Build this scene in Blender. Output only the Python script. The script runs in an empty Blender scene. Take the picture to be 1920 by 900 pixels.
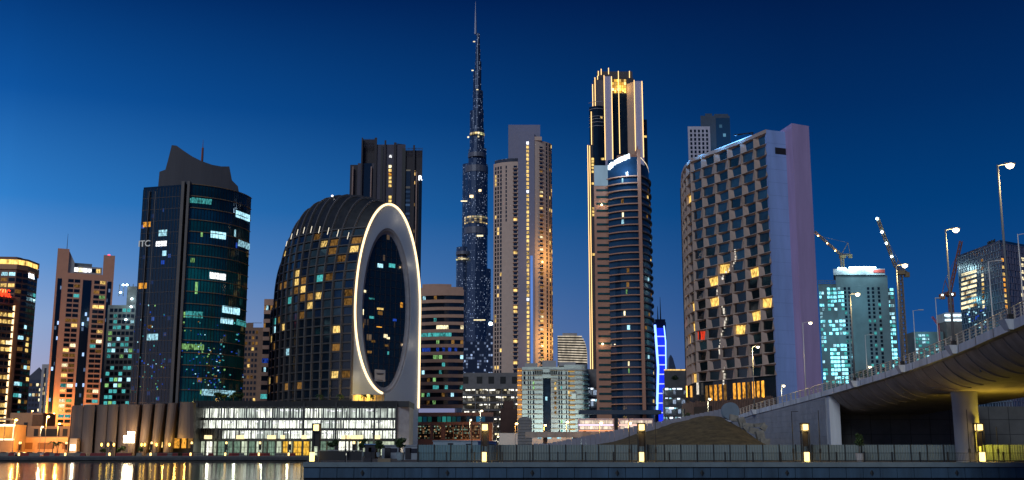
import bpy, bmesh, math, random
from mathutils import Vector, Matrix

# ------------------------------------------------------------------ camera
scene = bpy.context.scene
COL = scene.collection
RX, F, PITCH, CAM_H = 960.0, 2100.0, math.atan(400 / 2100.0), 3.0
CT, ST = math.cos(PITCH), math.sin(PITCH)
cd = bpy.data.cameras.new('camera'); cam = bpy.data.objects.new('camera', cd); COL.objects.link(cam)
cam.location = (0, 0, CAM_H); cam.rotation_euler = (math.pi / 2 + PITCH, 0, 0)
cd.sensor_width = 36; cd.lens = 36 * F / 1920; cd.clip_start = 0.5; cd.clip_end = 20000
scene.camera = cam

# ------------------------------------------------------------------ sky
def s2l(c):
    c = c / 255.0
    return c / 12.92 if c <= 0.04045 else ((c + 0.055) / 1.055) ** 2.4
def rgb(r, g, b): return (s2l(r), s2l(g), s2l(b), 1)
SUN_EL, SUN_AZ = math.radians(34), math.radians(-150)   # soft afterglow from behind the camera, to its left
world = bpy.data.worlds.new('World'); scene.world = world; world.use_nodes = True
nt = world.node_tree; nt.nodes.clear()
N = nt.nodes.new; L = nt.links.new
def mth(tree, op, a, b=None, clamp=False):
    n = tree.nodes.new('ShaderNodeMath'); n.operation = op; n.use_clamp = clamp
    for i, v in enumerate((a, b)):
        if v is None: continue
        if isinstance(v, (int, float)): n.inputs[i].default_value = v
        else: tree.links.new(v, n.inputs[i])
    return n.outputs[0]
tc = N('ShaderNodeTexCoord'); sep = N('ShaderNodeSeparateXYZ'); L(tc.outputs['Generated'], sep.inputs[0])
el = mth(nt, 'MULTIPLY', mth(nt, 'ARCSINE', sep.outputs[2]), 180 / math.pi / 60.0)
def ramp(tree, fac, stops):
    r = tree.nodes.new('ShaderNodeValToRGB'); e = r.color_ramp.elements
    while len(e) < len(stops): e.new(0.5)
    for i, (p, c) in enumerate(stops): e[i].position = p; e[i].color = c
    tree.links.new(fac, r.inputs[0]); return r.outputs[0]
lef = ramp(nt, el, [(0, rgb(214, 186, 182)), (2.5/60, rgb(180, 172, 196)), (6.2/60, rgb(146, 172, 215)), (9/60, rgb(98, 152, 215)),
                    (12/60, rgb(48, 126, 202)), (17/60, rgb(14, 84, 160)), (23/60, rgb(0, 43, 105)), (1, rgb(0, 24, 62))])
rig = ramp(nt, el, [(0, rgb(66, 92, 146)), (3/60, rgb(44, 84, 144)), (6.5/60, rgb(18, 74, 138)), (12/60, rgb(0, 60, 120)),
                    (17/60, rgb(0, 44, 98)), (23/60, rgb(0, 26, 72)), (1, rgb(0, 16, 46))])
hor = mth(nt, 'SQRT', mth(nt, 'ADD', mth(nt, 'MULTIPLY', sep.outputs[0], sep.outputs[0]), mth(nt, 'MULTIPLY', sep.outputs[1], sep.outputs[1])))
mr = N('ShaderNodeMapRange'); mr.interpolation_type = 'LINEAR'
L(mth(nt, 'DIVIDE', sep.outputs[0], hor), mr.inputs[0])
mr.inputs[1].default_value = -0.42; mr.inputs[2].default_value = 0.26
azf = mth(nt, 'POWER', mr.outputs[0], 0.66)
mx = N('ShaderNodeMix'); mx.data_type = 'RGBA'
L(azf, mx.inputs[0]); L(lef, mx.inputs[6]); L(rig, mx.inputs[7])
sky = N('ShaderNodeTexSky'); sky.sky_type = 'NISHITA'; sky.sun_disc = False
sky.sun_elevation = SUN_EL; sky.sun_rotation = SUN_AZ
bg = N('ShaderNodeBackground'); bg.inputs[1].default_value = 1.0
bg2 = N('ShaderNodeBackground'); bg2.inputs[1].default_value = 0.0002
L(mx.outputs[2], bg.inputs[0]); L(sky.outputs[0], bg2.inputs[0])
ads = N('ShaderNodeAddShader'); wo = N('ShaderNodeOutputWorld')
L(bg.outputs[0], ads.inputs[0]); L(bg2.outputs[0], ads.inputs[1]); L(ads.outputs[0], wo.inputs[0])

# ------------------------------------------------------------------ afterglow
sd = bpy.data.lights.new('afterglow', 'SUN'); sun = bpy.data.objects.new('afterglow', sd); COL.objects.link(sun)
sd.energy = 1.2; sd.angle = math.radians(22); sd.color = (0.84, 0.93, 1.0)
sun.rotation_euler = (math.pi / 2 - SUN_EL, 0, math.radians(-24))
scene.view_settings.view_transform = 'Standard'; scene.view_settings.look = 'None'
scene.view_settings.exposure = 0.0; scene.view_settings.gamma = 1.0; scene.view_settings.use_curve_mapping = False
scene.cycles.use_denoising = True; scene.cycles.max_bounces = 5; scene.cycles.diffuse_bounces = 2
scene.cycles.glossy_bounces = 3; scene.cycles.transmission_bounces = 2; scene.cycles.use_light_tree = True
scene.cycles.caustics_reflective = False; scene.cycles.caustics_refractive = False
scene.cycles.sample_clamp_indirect = 6

# ------------------------------------------------------------------ pixel -> place at a true distance
def P(px, py, D):
    u, v = (px - RX) / F, (450 - py) / F
    s = D / (CT - v * ST)
    return Vector((u * s, D, CAM_H + s * (ST + v * CT)))
def PX(px, py, D): return P(px, py, D).x
def PZ(py, D): return P(RX, py, D).z
def XY(t): return (PX(t[0], t[1], t[2]), t[2])
def path(*pts): return [XY(p) for p in pts]
GZ = 2.0
def pix(x, y, z):        # where a place falls in the photo
    a, b = y * CT + (z - CAM_H) * ST, (z - CAM_H) * CT - y * ST
    return RX + F * x / a, 450 - F * b / a

# ------------------------------------------------------------------ materials
def base_mat(name):
    m = bpy.data.materials.new(name); m.use_nodes = True
    t = m.node_tree; t.nodes.clear(); return m, t
MATS = {}
def mat(name, c, rough=0.7, metal=0.0, var=0.18, scale=0.35, spec=0.4, bump=0.0, streak=False):
    if name in MATS: return MATS[name]
    m, t = base_mat(name)
    p = t.nodes.new('ShaderNodeBsdfPrincipled'); o = t.nodes.new('ShaderNodeOutputMaterial')
    t.links.new(p.outputs[0], o.inputs[0])
    p.inputs['Roughness'].default_value = rough; p.inputs['Metallic'].default_value = metal
    p.inputs['Specular IOR Level'].default_value = spec
    tcn = t.nodes.new('ShaderNodeTexCoord'); mp = t.nodes.new('ShaderNodeMapping')
    mp.inputs['Scale'].default_value = (1, 1, 0.12 if streak else 1)
    t.links.new(tcn.outputs['Object'], mp.inputs[0])
    nz = t.nodes.new('ShaderNodeTexNoise'); nz.inputs['Scale'].default_value = scale; nz.inputs['Detail'].default_value = 6
    nz.inputs['Roughness'].default_value = 0.65
    t.links.new(mp.outputs[0], nz.inputs[0])
    c0 = tuple(max(0, x * (1 - var)) for x in c) + (1,); c1 = tuple(min(1, x * (1 + var)) for x in c) + (1,)
    r = ramp(t, nz.outputs[0], [(0.3, c0), (0.7, c1)])
    t.links.new(r, p.inputs['Base Color'])
    if bump:
        b = t.nodes.new('ShaderNodeBump'); b.inputs['Strength'].default_value = bump
        t.links.new(nz.outputs[0], b.inputs['Height']); t.links.new(b.outputs[0], p.inputs['Normal'])
    MATS[name] = m; return m
def glow(name, c, s, var=0.9, scale=0.9, sample=False, objvar=0.0):
    """a lit interior, lamp or screen: brightness uneven as furnished rooms are"""
    if name in MATS: return MATS[name]
    m, t = base_mat(name)
    e = t.nodes.new('ShaderNodeEmission'); o = t.nodes.new('ShaderNodeOutputMaterial')
    t.links.new(e.outputs[0], o.inputs[0]); e.inputs[0].default_value = tuple(c) + (1,)
    if var > 0 or objvar > 0:
        tcn = t.nodes.new('ShaderNodeTexCoord'); nz = t.nodes.new('ShaderNodeTexNoise')
        nz.inputs['Scale'].default_value = scale; nz.inputs['Detail'].default_value = 3
        oi = t.nodes.new('ShaderNodeObjectInfo')
        va = t.nodes.new('ShaderNodeVectorMath'); va.operation = 'ADD'
        t.links.new(tcn.outputs['Object'], va.inputs[0]); t.links.new(oi.outputs['Location'], va.inputs[1])
        vs = t.nodes.new('ShaderNodeVectorMath'); vs.operation = 'MULTIPLY'; vs.inputs[1].default_value = (2.2, 2.2, 0.9)
        t.links.new(va.outputs[0], vs.inputs[0]); t.links.new(vs.outputs[0], nz.inputs[0])
        a = mth(t, 'MULTIPLY', mth(t, 'SUBTRACT', nz.outputs[0], 0.5), 4 * var)
        b = mth(t, 'MULTIPLY', mth(t, 'SUBTRACT', oi.outputs['Random'], 0.5), 2 * objvar)
        f = mth(t, 'MAXIMUM', mth(t, 'ADD', mth(t, 'ADD', a, b), 1.0), 0.08)
        t.links.new(mth(t, 'MULTIPLY', f, s), e.inputs[1])
    else: e.inputs[1].default_value = s
    m.cycles.emission_sampling = 'FRONT' if sample else 'NONE'
    MATS[name] = m; return m
def speckle(name, base, cell, frac, cols, s, rough=0.15, fill=(0.15, 0.85), vert=False, metal=0.0, spec=0.5):
    """wall of small windows: every cell of the wall is one window, some of them lit"""
    if name in MATS: return MATS[name]
    m, t = base_mat(name)
    p = t.nodes.new('ShaderNodeBsdfPrincipled'); o = t.nodes.new('ShaderNodeOutputMaterial')
    t.links.new(p.outputs[0], o.inputs[0]); p.inputs['Roughness'].default_value = rough
    p.inputs['Base Color'].default_value = tuple(base) + (1,); p.inputs['Metallic'].default_value = metal
    p.inputs['Specular IOR Level'].default_value = spec
    tcn = t.nodes.new('ShaderNodeTexCoord'); d = t.nodes.new('ShaderNodeVectorMath'); d.operation = 'DIVIDE'
    t.links.new(tcn.outputs['Object'], d.inputs[0]); d.inputs[1].default_value = cell
    fl = t.nodes.new('ShaderNodeVectorMath'); fl.operation = 'FLOOR'; t.links.new(d.outputs[0], fl.inputs[0])
    fr = t.nodes.new('ShaderNodeVectorMath'); fr.operation = 'FRACTION'; t.links.new(d.outputs[0], fr.inputs[0])
    wn = t.nodes.new('ShaderNodeTexWhiteNoise'); t.links.new(fl.outputs[0], wn.inputs[0])
    sx = t.nodes.new('ShaderNodeSeparateXYZ'); t.links.new(fr.outputs[0], sx.inputs[0])
    sz = t.nodes.new('ShaderNodeSeparateXYZ'); t.links.new(fl.outputs[0], sz.inputs[0])
    rw = t.nodes.new('ShaderNodeTexWhiteNoise'); rw.noise_dimensions = '1D'; t.links.new(sz.outputs[2], rw.inputs['W'])      # some storeys busier than others
    lit = mth(t, 'LESS_THAN', wn.outputs[0], mth(t, 'MULTIPLY', mth(t, 'ADD', mth(t, 'MULTIPLY', rw.outputs[0], 1.5), 0.25), frac))
    for ax, (a, b) in ((2, fill), (0, (0.1, 0.9))):
        lit = mth(t, 'MULTIPLY', lit, mth(t, 'MULTIPLY', mth(t, 'GREATER_THAN', sx.outputs[ax], a), mth(t, 'LESS_THAN', sx.outputs[ax], b)))
    sc = t.nodes.new('ShaderNodeSeparateColor'); t.links.new(wn.outputs[1], sc.inputs[0])
    n = len(cols); r = ramp(t, sc.outputs[0], [(i / n, tuple(c) + (1,)) for i, c in enumerate(cols)])
    r.node.color_ramp.interpolation = 'CONSTANT'
    t.links.new(r, p.inputs['Emission Color'])
    st = mth(t, 'MULTIPLY', lit, mth(t, 'MULTIPLY', mth(t, 'ADD', mth(t, 'MULTIPLY', sc.outputs[1], sc.outputs[1]), 0.12), s))
    t.links.new(st, p.inputs['Emission Strength'])
    m.cycles.emission_sampling = 'NONE'
    MATS[name] = m; return m

# ------------------------------------------------------------------ mesh builder
class MB:
    def __init__(s): s.v = []; s.f = []; s.m = []; s.o = Vector((0, 0, 0))
    def poly(s, pts, m=0):
        k = len(s.v); s.v += [tuple(p) for p in pts]; s.f.append(tuple(range(k, k + len(pts)))); s.m.append(m)
    def grid(s, rows, m=0, close=False):
        k = len(s.v); w = len(rows[0])
        for r in rows: s.v += [tuple(p) for p in r]
        for i in range(len(rows) - 1):
            for j in range(w if close else w - 1):
                j2 = (j + 1) % w
                s.f.append((k + i * w + j, k + i * w + j2, k + (i + 1) * w + j2, k + (i + 1) * w + j)); s.m.append(m)
    def hexa(s, p, m=0):      # p: 8 points, bottom 4 then top 4
        k = len(s.v); s.v += [tuple(q) for q in p]
        for f in ((3, 2, 1, 0), (4, 5, 6, 7), (0, 1, 5, 4), (1, 2, 6, 5), (2, 3, 7, 6), (3, 0, 4, 7)):
            s.f.append(tuple(k + i for i in f)); s.m.append(m)
    def box(s, x0, x1, y0, y1, z0, z1, m=0):
        s.hexa([(x0, y0, z0), (x1, y0, z0), (x1, y1, z0), (x0, y1, z0), (x0, y0, z1), (x1, y0, z1), (x1, y1, z1), (x0, y1, z1)], m)
    def obox(s, c, ax, hx, hy, z0, z1, m=0):   # box with a plan direction ax (angle)
        dx, dy = math.cos(ax), math.sin(ax); P8 = []
        for z in (z0, z1):
            for a, b in ((-hx, -hy), (hx, -hy), (hx, hy), (-hx, hy)): P8.append((c[0] + a * dx - b * dy, c[1] + a * dy + b * dx, z))
        s.hexa(P8, m)
    def sbox(s, x0, x1, y0, y1, z0, z1, m=0):   # block whose flanks taper back along the camera's sight lines
        k = y1 / y0; s.hexa([(x0, y0, z0), (x1, y0, z0), (x1 * k, y1, z0), (x0 * k, y1, z0), (x0, y0, z1), (x1, y0, z1), (x1 * k, y1, z1), (x0 * k, y1, z1)], m)
    def prism(s, poly, z0, z1, m=0, mt=None):   # poly counter-clockwise from above; z1 may be a list
        n = len(poly); k = len(s.v); mt = m if mt is None else mt
        zz = z1 if isinstance(z1, (list, tuple)) else [z1] * n
        s.v += [(x, y, z0) for x, y in poly] + [(x, y, zz[i]) for i, (x, y) in enumerate(poly)]
        for i in range(n):
            j = (i + 1) % n; s.f.append((k + i, k + j, k + n + j, k + n + i)); s.m.append(m)
        s.f.append(tuple(k + n + i for i in range(n))); s.m.append(mt)
        s.f.append(tuple(k + n - 1 - i for i in range(n))); s.m.append(mt)
    def tube(s, a, b, r0, r1=None, n=8, m=0, cap=True):
        a, b = Vector(a), Vector(b); r1 = r0 if r1 is None else r1
        d = (b - a).normalized(); u = d.cross(Vector((0, 0, 1)) if abs(d.z) < 0.95 else Vector((1, 0, 0))).normalized(); w = d.cross(u)
        k = len(s.v)
        for c, r in ((a, r0), (b, r1)):
            for i in range(n):
                t = 2 * math.pi * i / n; s.v.append(tuple(c + (u * math.cos(t) + w * math.sin(t)) * r))
        for i in range(n):
            j = (i + 1) % n; s.f.append((k + i, k + n + i, k + n + j, k + j)); s.m.append(m)
        if cap:
            s.f.append(tuple(k + i for i in range(n))); s.m.append(m)
            s.f.append(tuple(k + 2 * n - 1 - i for i in range(n))); s.m.append(m)
    def line(s, pts, r, n=6, m=0):
        for a, b in zip(pts, pts[1:]): s.tube(a, b, r, r, n, m)
    def lathe(s, c, prof, n=14, m=0):
        rows = [[(c[0] + r * math.cos(2 * math.pi * i / n), c[1] + r * math.sin(2 * math.pi * i / n), c[2] + z) for i in range(n)] for r, z in prof]
        s.grid(rows, m, True)
        s.poly(rows[-1], m); s.poly(rows[0][::-1], m)
    def strip(s, pth, o0, o1, z0, z1, m=0, closed=False):   # a beam following a plan path, from offset o0 to o1 outwards
        A, B = offset(pth, o0), offset(pth, o1)
        k = len(s.v); n = len(pth)
        for q, z in ((A, z0), (B, z0), (B, z1), (A, z1)): s.v += [(x, y, z) for x, y in q]
        for i in range(n - 1):
            for a in range(4):
                b = (a + 1) % 4; s.f.append((k + a * n + i, k + a * n + i + 1, k + b * n + i + 1, k + b * n + i)); s.m.append(m)
        for i in (0, n - 1):
            f = tuple(k + a * n + i for a in range(4)); s.f.append(f if i == 0 else f[::-1]); s.m.append(m)
    def mesh(s, name, mats, off):
        me = bpy.data.meshes.new(name)
        me.from_pydata([(x - off[0], y - off[1], z - off[2]) for x, y, z in s.v], [], s.f)
        for mm in (mats if isinstance(mats, (list, tuple)) else [mats]): me.materials.append(mm)
        me.polygons.foreach_set('material_index', s.m); me.update(); return me
def offset(pth, d):
    """path left to right as the camera sees it; +d is towards the viewer's side"""
    out = []; n = len(pth)
    for i, (x, y) in enumerate(pth):
        nx = ny = 0
        for a, b in ((i - 1, i), (i, i + 1)):
            if a < 0 or b >= n: continue
            dx, dy = pth[b][0] - pth[a][0], pth[b][1] - pth[a][1]; l = math.hypot(dx, dy) or 1
            nx += dy / l; ny -= dx / l
        l = math.hypot(nx, ny) or 1; out.append((x + nx / l * d, y + ny / l * d))
    return out
def back(pth, depth):          # closed footprint from a front path
    (x0, y0), (x1, y1) = pth[0], pth[-1]; ym = max(p[1] for p in pth) + depth
    return pth + [(x1 * ym / y1, ym), (x0 * ym / y0, ym)]
def plen(pth): return sum(math.dist(a, b) for a, b in zip(pth, pth[1:]))
def at(pth, s):
    for a, b in zip(pth, pth[1:]):
        l = math.dist(a, b)
        if s <= l or (b is pth[-1]):
            t = s / l if l else 0
            return (a[0] + (b[0] - a[0]) * t, a[1] + (b[1] - a[1]) * t), math.atan2(b[1] - a[1], b[0] - a[0])
        s -= l
def onpath(pth, px, py):       # arc length where the sight line of a pixel meets the wall
    k = PX(px, py, 1.0); s = 0
    for a, b in zip(pth, pth[1:]):
        l = math.dist(a, b); fa, fb = a[0] - k * a[1], b[0] - k * b[1]
        if fa * fb <= 0 and fa != fb: return s + l * fa / (fa - fb)
        s += l
    return s if pth[-1][0] - k * pth[-1][1] < 0 else 0
def arc(cx, cy, r, a0, a1, n, ry=None):
    ry = r if ry is None else ry
    return [(cx + r * math.cos(math.radians(a0 + (a1 - a0) * i / n)), cy + ry * math.sin(math.radians(a0 + (a1 - a0) * i / n))) for i in range(n + 1)]
def bow(a, b, h, n=10):        # arc between two plan points, bulging towards the viewer by h
    out = []
    dx, dy = b[0] - a[0], b[1] - a[1]; l = math.hypot(dx, dy)
    for i in range(n + 1):
        t = i / n; k = 4 * t * (1 - t) * h
        out.append((a[0] + dx * t + dy / l * k, a[1] + dy * t - dx / l * k))
    return out

# ------------------------------------------------------------------ objects
def link(o): COL.objects.link(o); return o
class Thing:
    def __init__(s, name, label, cat, loc, group=None):
        s.r = link(bpy.data.objects.new(name, None)); s.r.location = loc; s.loc = Vector(loc); s.r.empty_display_size = 0.5
        s.r['label'] = label; s.r['category'] = cat
        if group: s.r['group'] = group
    def part(s, name, mb, mats, parent=None, label=None, stuff=False, smooth=False):
        me = mb.mesh(name, mats, s.loc); o = link(bpy.data.objects.new(name, me)); o.parent = parent or s.r
        if label: o['label'] = label
        if stuff: o['kind'] = 'stuff'
        if smooth: me.polygons.foreach_set('use_smooth', [True] * len(me.polygons))
        return o
WM = {}
def win_mesh(w, h, m, d=0.16):
    key = (round(w, 2), round(h, 2), m.name)
    if key not in WM:
        b = MB(); b.box(-w / 2, w / 2, -d / 2, d / 2, -h / 2, h / 2); WM[key] = b.mesh('window', m, (0, 0, 0))
    return WM[key]
def windows(T, specs, name='window', most=100, parent=None):
    """specs: (x, y, z, angle, w, h, material); the first hundred are parts of their own, the rest one part"""
    for x, y, z, a, w, h, m in specs[:most]:
        o = link(bpy.data.objects.new(name, win_mesh(w, h, m))); o.parent = parent or T.r
        o.location = Vector((x, y, z)) - T.loc; o.rotation_euler = (0, 0, a)
    rest = specs[most:]
    if rest:
        b = MB(); ms = []
        for x, y, z, a, w, h, m in rest:
            if m not in ms: ms.append(m)
            b.obox((x, y), a, w / 2, 0.08, z - h / 2, z + h / 2, ms.index(m))
        T.part(name, b, ms, parent, stuff=True)
def wall_windows(pth, ss, zs, w, h, pick, out=0.05):
    """window specs on a wall path at arc lengths ss and heights zs"""
    q = []
    for j, z in enumerate(zs):
        for i, s in enumerate(ss):
            m = pick(i, j)
            if m is None: continue
            (x, y), a = at(pth, s)
            q.append((x + math.sin(a) * out, y - math.cos(a) * out, z, a, w, h, m))
    return q
def px_window(pth, px, py, pw, ph, m, D, out=0.12):
    """one window where the photo shows it, on its wall; pw, ph its size in photo pixels"""
    s = onpath(pth, px, py); (x, y), a = at(pth, s)
    k = y / F / 0.98; z = PZ(py, y); w = min(pw * k / max(0.3, math.cos(a)), plen(pth) * .9); s = max(w / 2, min(plen(pth) - w / 2, s)); (x, y), a = at(pth, s)
    return (x + math.sin(a) * out, y - math.cos(a) * out, z, a, w, ph * k, m)
def frange(a, b, n): return [a + (b - a) * (i + 0.5) / n for i in range(n)]
def rnd(seed): return random.Random(seed)
def lamp(name, loc, watts, col, r=0.3, parent=None, off=None):
    d = bpy.data.lights.new(name, 'POINT'); d.energy = watts; d.color = col; d.shadow_soft_size = r
    o = link(bpy.data.objects.new(name, d)); o.location = Vector(loc) - (off or Vector((0, 0, 0))); o.parent = parent; return o
def text_mesh(txt, size, ext, m, name='lettering', bold=0.0):
    cu = bpy.data.curves.new(name, 'FONT'); cu.body = txt; cu.size = size; cu.extrude = ext; cu.offset = bold
    cu.align_x = 'CENTER'; cu.align_y = 'CENTER'
    tmp = bpy.data.objects.new('lettering_curve', cu); COL.objects.link(tmp)
    me = bpy.data.meshes.new_from_object(tmp, depsgraph=bpy.context.evaluated_depsgraph_get())
    bpy.data.objects.remove(tmp); bpy.data.curves.remove(cu)
    me.materials.clear(); me.materials.append(m); return me
def sign(T, txt, loc, ang, size, m, name='lettering', bold=0.0, label=None):
    o = link(bpy.data.objects.new(name, text_mesh(txt, size, 0.15, m, bold=bold))); o.parent = T.r
    o.location = Vector(loc) - T.loc; o.rotation_euler = (math.pi / 2, 0, ang)
    if label: o['label'] = label
    return o
def structure(name, mb, mats, kind='structure', smooth=False):
    o = link(bpy.data.objects.new(name, mb.mesh(name, mats, (0, 0, 0)))); o['kind'] = kind
    if smooth: o.data.polygons.foreach_set('use_smooth', [True] * len(o.data.polygons))
    return o
def copy_tree(o, parent=None):
    c = o.copy(); COL.objects.link(c)
    if parent: c.parent = parent
    for ch in list(o.children): copy_tree(ch, c)
    return c

# ------------------------------------------------------------------ palette
DG = mat('dark_glass', (0.006, 0.012, 0.022), 0.12, var=0.3, scale=0.2)
BG = mat('blue_glass', (0.01, 0.022, 0.05), 0.12, var=0.4, scale=0.2)
TG = mat('teal_glass', (0.006, 0.12, 0.13), 0.12, var=0.5, scale=0.06)
BLK = mat('black_metal', (0.012, 0.013, 0.015), 0.5)
GRY = mat('grey_metal', (0.16, 0.17, 0.18), 0.45)
CON = mat('pale_concrete', (0.36, 0.35, 0.36), 0.85, var=0.12, scale=0.25, streak=True)
TAN = mat('tan_cladding', (0.44, 0.26, 0.19), 0.8, var=0.08)
WARM = glow('warm_room', (1.0, 0.66, 0.20), 0.95, objvar=0.5)
AMB = glow('amber_room', (1.0, 0.42, 0.05), 1.0, objvar=0.4)
PALE = glow('pale_room', (1.0, 0.85, 0.50), 1.2, objvar=0.5)
COOL = glow('cool_room', (0.45, 0.85, 1.0), 0.95, objvar=0.5)
TEAL = glow('teal_room', (0.10, 0.62, 0.62), 0.5, objvar=0.5)
DIM = glow('dim_room', (0.6, 0.30, 0.08), 0.28, objvar=0.6)
BLU = glow('blue_room', (0.03, 0.12, 0.8), 0.4, objvar=0.4)
WHT = glow('white_room', (0.95, 0.97, 1.0), 1.5, objvar=0.4)
GRN = glow('green_room', (0.35, 0.75, 0.25), 0.55, objvar=0.5)
LED = glow('gold_strip', (1.0, 0.62, 0.24), 2.3, var=0)
LEDW = glow('warm_strip', (1.0, 0.70, 0.36), 2.6, var=0)
BULB = glow('sodium_bulb', (1.0, 0.55, 0.14), 30, var=0)
BULBW = glow('white_bulb', (1.0, 0.80, 0.46), 9, var=0)
FLOOD = glow('site_floodlight', (0.62, 0.9, 1.0), 16, var=0)
LITBOX = glow('lantern_glass', (1.0, 0.66, 0.22), 3.4, var=0.15, scale=3)

# ================================================================== THE SETTING
asph = mat('dark_ground', (0.055, 0.05, 0.045), 0.9, var=0.4, scale=0.08)
qx0 = PX(570, 868, 123)
g = MB(); g.prism([(-4000, 394), (-69, 394), (qx0, 123), (420, 123), (4000, 123), (4000, 9000), (-4000, 9000)], -2, GZ)
structure('ground', g, asph)
wm_, t = base_mat('still_water')
p = t.nodes.new('ShaderNodeBsdfPrincipled'); o = t.nodes.new('ShaderNodeOutputMaterial'); t.links.new(p.outputs[0], o.inputs[0])
p.inputs['Base Color'].default_value = (0.004, 0.007, 0.012, 1); p.inputs['Roughness'].default_value = 0.10; p.inputs['IOR'].default_value = 1.33
tcn = t.nodes.new('ShaderNodeTexCoord'); mp = t.nodes.new('ShaderNodeMapping'); mp.inputs['Scale'].default_value = (0.35, 1.0, 1)
t.links.new(tcn.outputs['Object'], mp.inputs[0])
nz = t.nodes.new('ShaderNodeTexNoise'); nz.inputs['Scale'].default_value = 0.9; nz.inputs['Detail'].default_value = 3
t.links.new(mp.outputs[0], nz.inputs[0])
bp = t.nodes.new('ShaderNodeBump'); bp.inputs['Strength'].default_value = 0.10; bp.inputs['Distance'].default_value = 0.25
t.links.new(nz.outputs[0], bp.inputs['Height']); t.links.new(bp.outputs[0], p.inputs['Normal'])
w = MB(); w.poly([(-3000, -200, 0), (3000, -200, 0), (3000, 400, 0), (-3000, 400, 0)])
structure('water', w, wm_)

# far embankment: coping and wall panels
cop = mat('quay_coping', (0.135, 0.175, 0.20), 0.8, var=0.15, scale=0.6)
qwl = mat('quay_panel', (0.032, 0.068, 0.115), 0.75, var=0.45, scale=0.5, streak=True)
e = MB()
x = -420.0
while x < -70:
    e.box(x, x + 5.94, 393.5, 393.98, 0.75, 1.55); x += 6.0
e.box(-420, -69, 393.3, 395, 1.56, 2.12, 1)
structure('embankment', e, [mat('bank_panel', (0.06, 0.062, 0.07), 0.85, var=0.4, scale=0.3, streak=True), mat('bank_coping', (0.10, 0.10, 0.105), 0.85, scale=0.4)])
q = MB(); R = rnd(5)
x = qx0; i = 0
while x < 75:
    wd = 1.82
    q.box(x + 0.03, x + wd - 0.03, 122.62, 122.98, 0.42, 1.5, 0)
    if i % 5 == 3:      # cast roundel and its eye
        q.hexa([(x + 0.91, 122.5, 0.62), (x + 1.13, 122.55, 0.95), (x + 0.91, 122.62, 0.95), (x + 0.69, 122.55, 0.95),
                (x + 0.91, 122.5, 1.28), (x + 1.13, 122.55, 0.95), (x + 0.91, 122.62, 0.95), (x + 0.69, 122.55, 0.95)], 2)
    x += wd; i += 1
x = qx0
while x < 75:
    q.box(x, x + 3.63, 122.45, 124.2, 1.56, 2.06, 1); x += 3.64
q.box(qx0, 75, 122.7, 123, 1.5, 1.56, 2)
q.box(qx0, 75, 122.9, 123, -1, 0.42, 2)
structure('quay_wall', q, [qwl, cop, BLK])
# promenade paving strip
pv = MB(); pv.poly([(qx0, 123.2, 2.064), (75, 123.2, 2.064), (75, 128.2, 2.064), (qx0, 128.2, 2.064)])
structure('promenade', pv, mat('promenade_paving', (0.13, 0.125, 0.12), 0.8, var=0.25, scale=1.2))

# sand mound
sand = mat('dry_sand', (0.098, 0.070, 0.032), 0.95, var=0.5, scale=0.9, bump=0.5)
crest = [(0, 2.0), (9.5, 3.4), (17, 5.2), (24, 7.3), (28.5, 8.5), (31, 8.4), (33.5, 7.0), (36, 4.9), (38.5, 3.2), (41.5, 2.2)]
def cz(x):
    for a, b in zip(crest, crest[1:]):
        if a[0] <= x <= b[0]: return a[1] + (b[1] - a[1]) * (x - a[0]) / (b[0] - a[0])
    return 2.0
from mathutils import noise
rows = []
for j in range(40):
    Y = 139 + j * 1.55; r = []
    for i in range(85):
        x = i * 41.5 / 84
        f = min(1, max(0, (Y - 141) / 28.0)); f = f * f * (3 - 2 * f) * 0.45 + f * 0.55
        z = 1.95 + (cz(x) - 1.95) * f
        z += 0.28 * f * noise.noise(Vector((x * 0.35, Y * 0.35, 0))) + 0.12 * f * noise.noise(Vector((x * 1.3, Y * 1.3, 3)))
        r.append((x, Y, z))
    rows.append(r)
m = MB(); m.grid(rows); structure('sand_mound', m, sand, smooth=True)

# ================================================================== THE FLYOVER
edge_px = [(1385, 778, 214), (1409, 770, 205), (1460, 756.5, 191), (1511, 742.5, 178), (1549, 731.5, 168), (1613, 712, 152), (1655, 698.5, 141),
           (1696, 684.5, 131), (1740, 668.5, 121), (1783, 651.5, 112), (1820, 636, 105), (1851, 621, 99), (1890, 603.5, 92.5), (1920, 589.5, 87)]
edge = [P(*t) for t in edge_px]
d0 = (edge[0] - edge[1]).normalized(); edge.insert(0, edge[0] + d0 * 14)
dl = (edge[-1] - edge[-2]).normalized(); dl.z = 0
for k in range(9): edge.append(edge[-1] + dl * 14 + Vector((-0.6, 0, 0)))
def section(prof):     # prof: (inward offset, drop) swept along the deck edge
    rows = []
    for i, e in enumerate(edge):
        a = edge[max(0, i - 1)]; b = edge[min(len(edge) - 1, i + 1)]; d = (b - a); d.z = 0; d.normalize()
        nrm = Vector((-d.y, d.x, 0))      # inwards, to the right of the picture
        if nrm.x < 0: nrm = -nrm
        rows.append([e + nrm * o + Vector((0, 0, -h)) for o, h in prof])
    return rows
deckc = mat('bridge_concrete', (0.32, 0.27, 0.225), 0.85, var=0.34, scale=0.45, streak=True)
beamc = mat('parapet_concrete', (0.52, 0.54, 0.58), 0.8, var=0.26, scale=0.5, streak=True)
wallc = mat('block_wall_concrete', (0.25, 0.26, 0.29), 0.85, var=0.2, scale=0.4)
BR = Thing('flyover_bridge', 'curved concrete flyover rising to the right above the promenade', 'bridge', (50.7, 128, GZ))
b = MB(); b.grid(section([(0.5, 0.0), (0, 0.0), (0, 0.78), (0.55, 0.84), (0.55, 0.62)])); BR.part('edge_beam', b, beamc)
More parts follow.
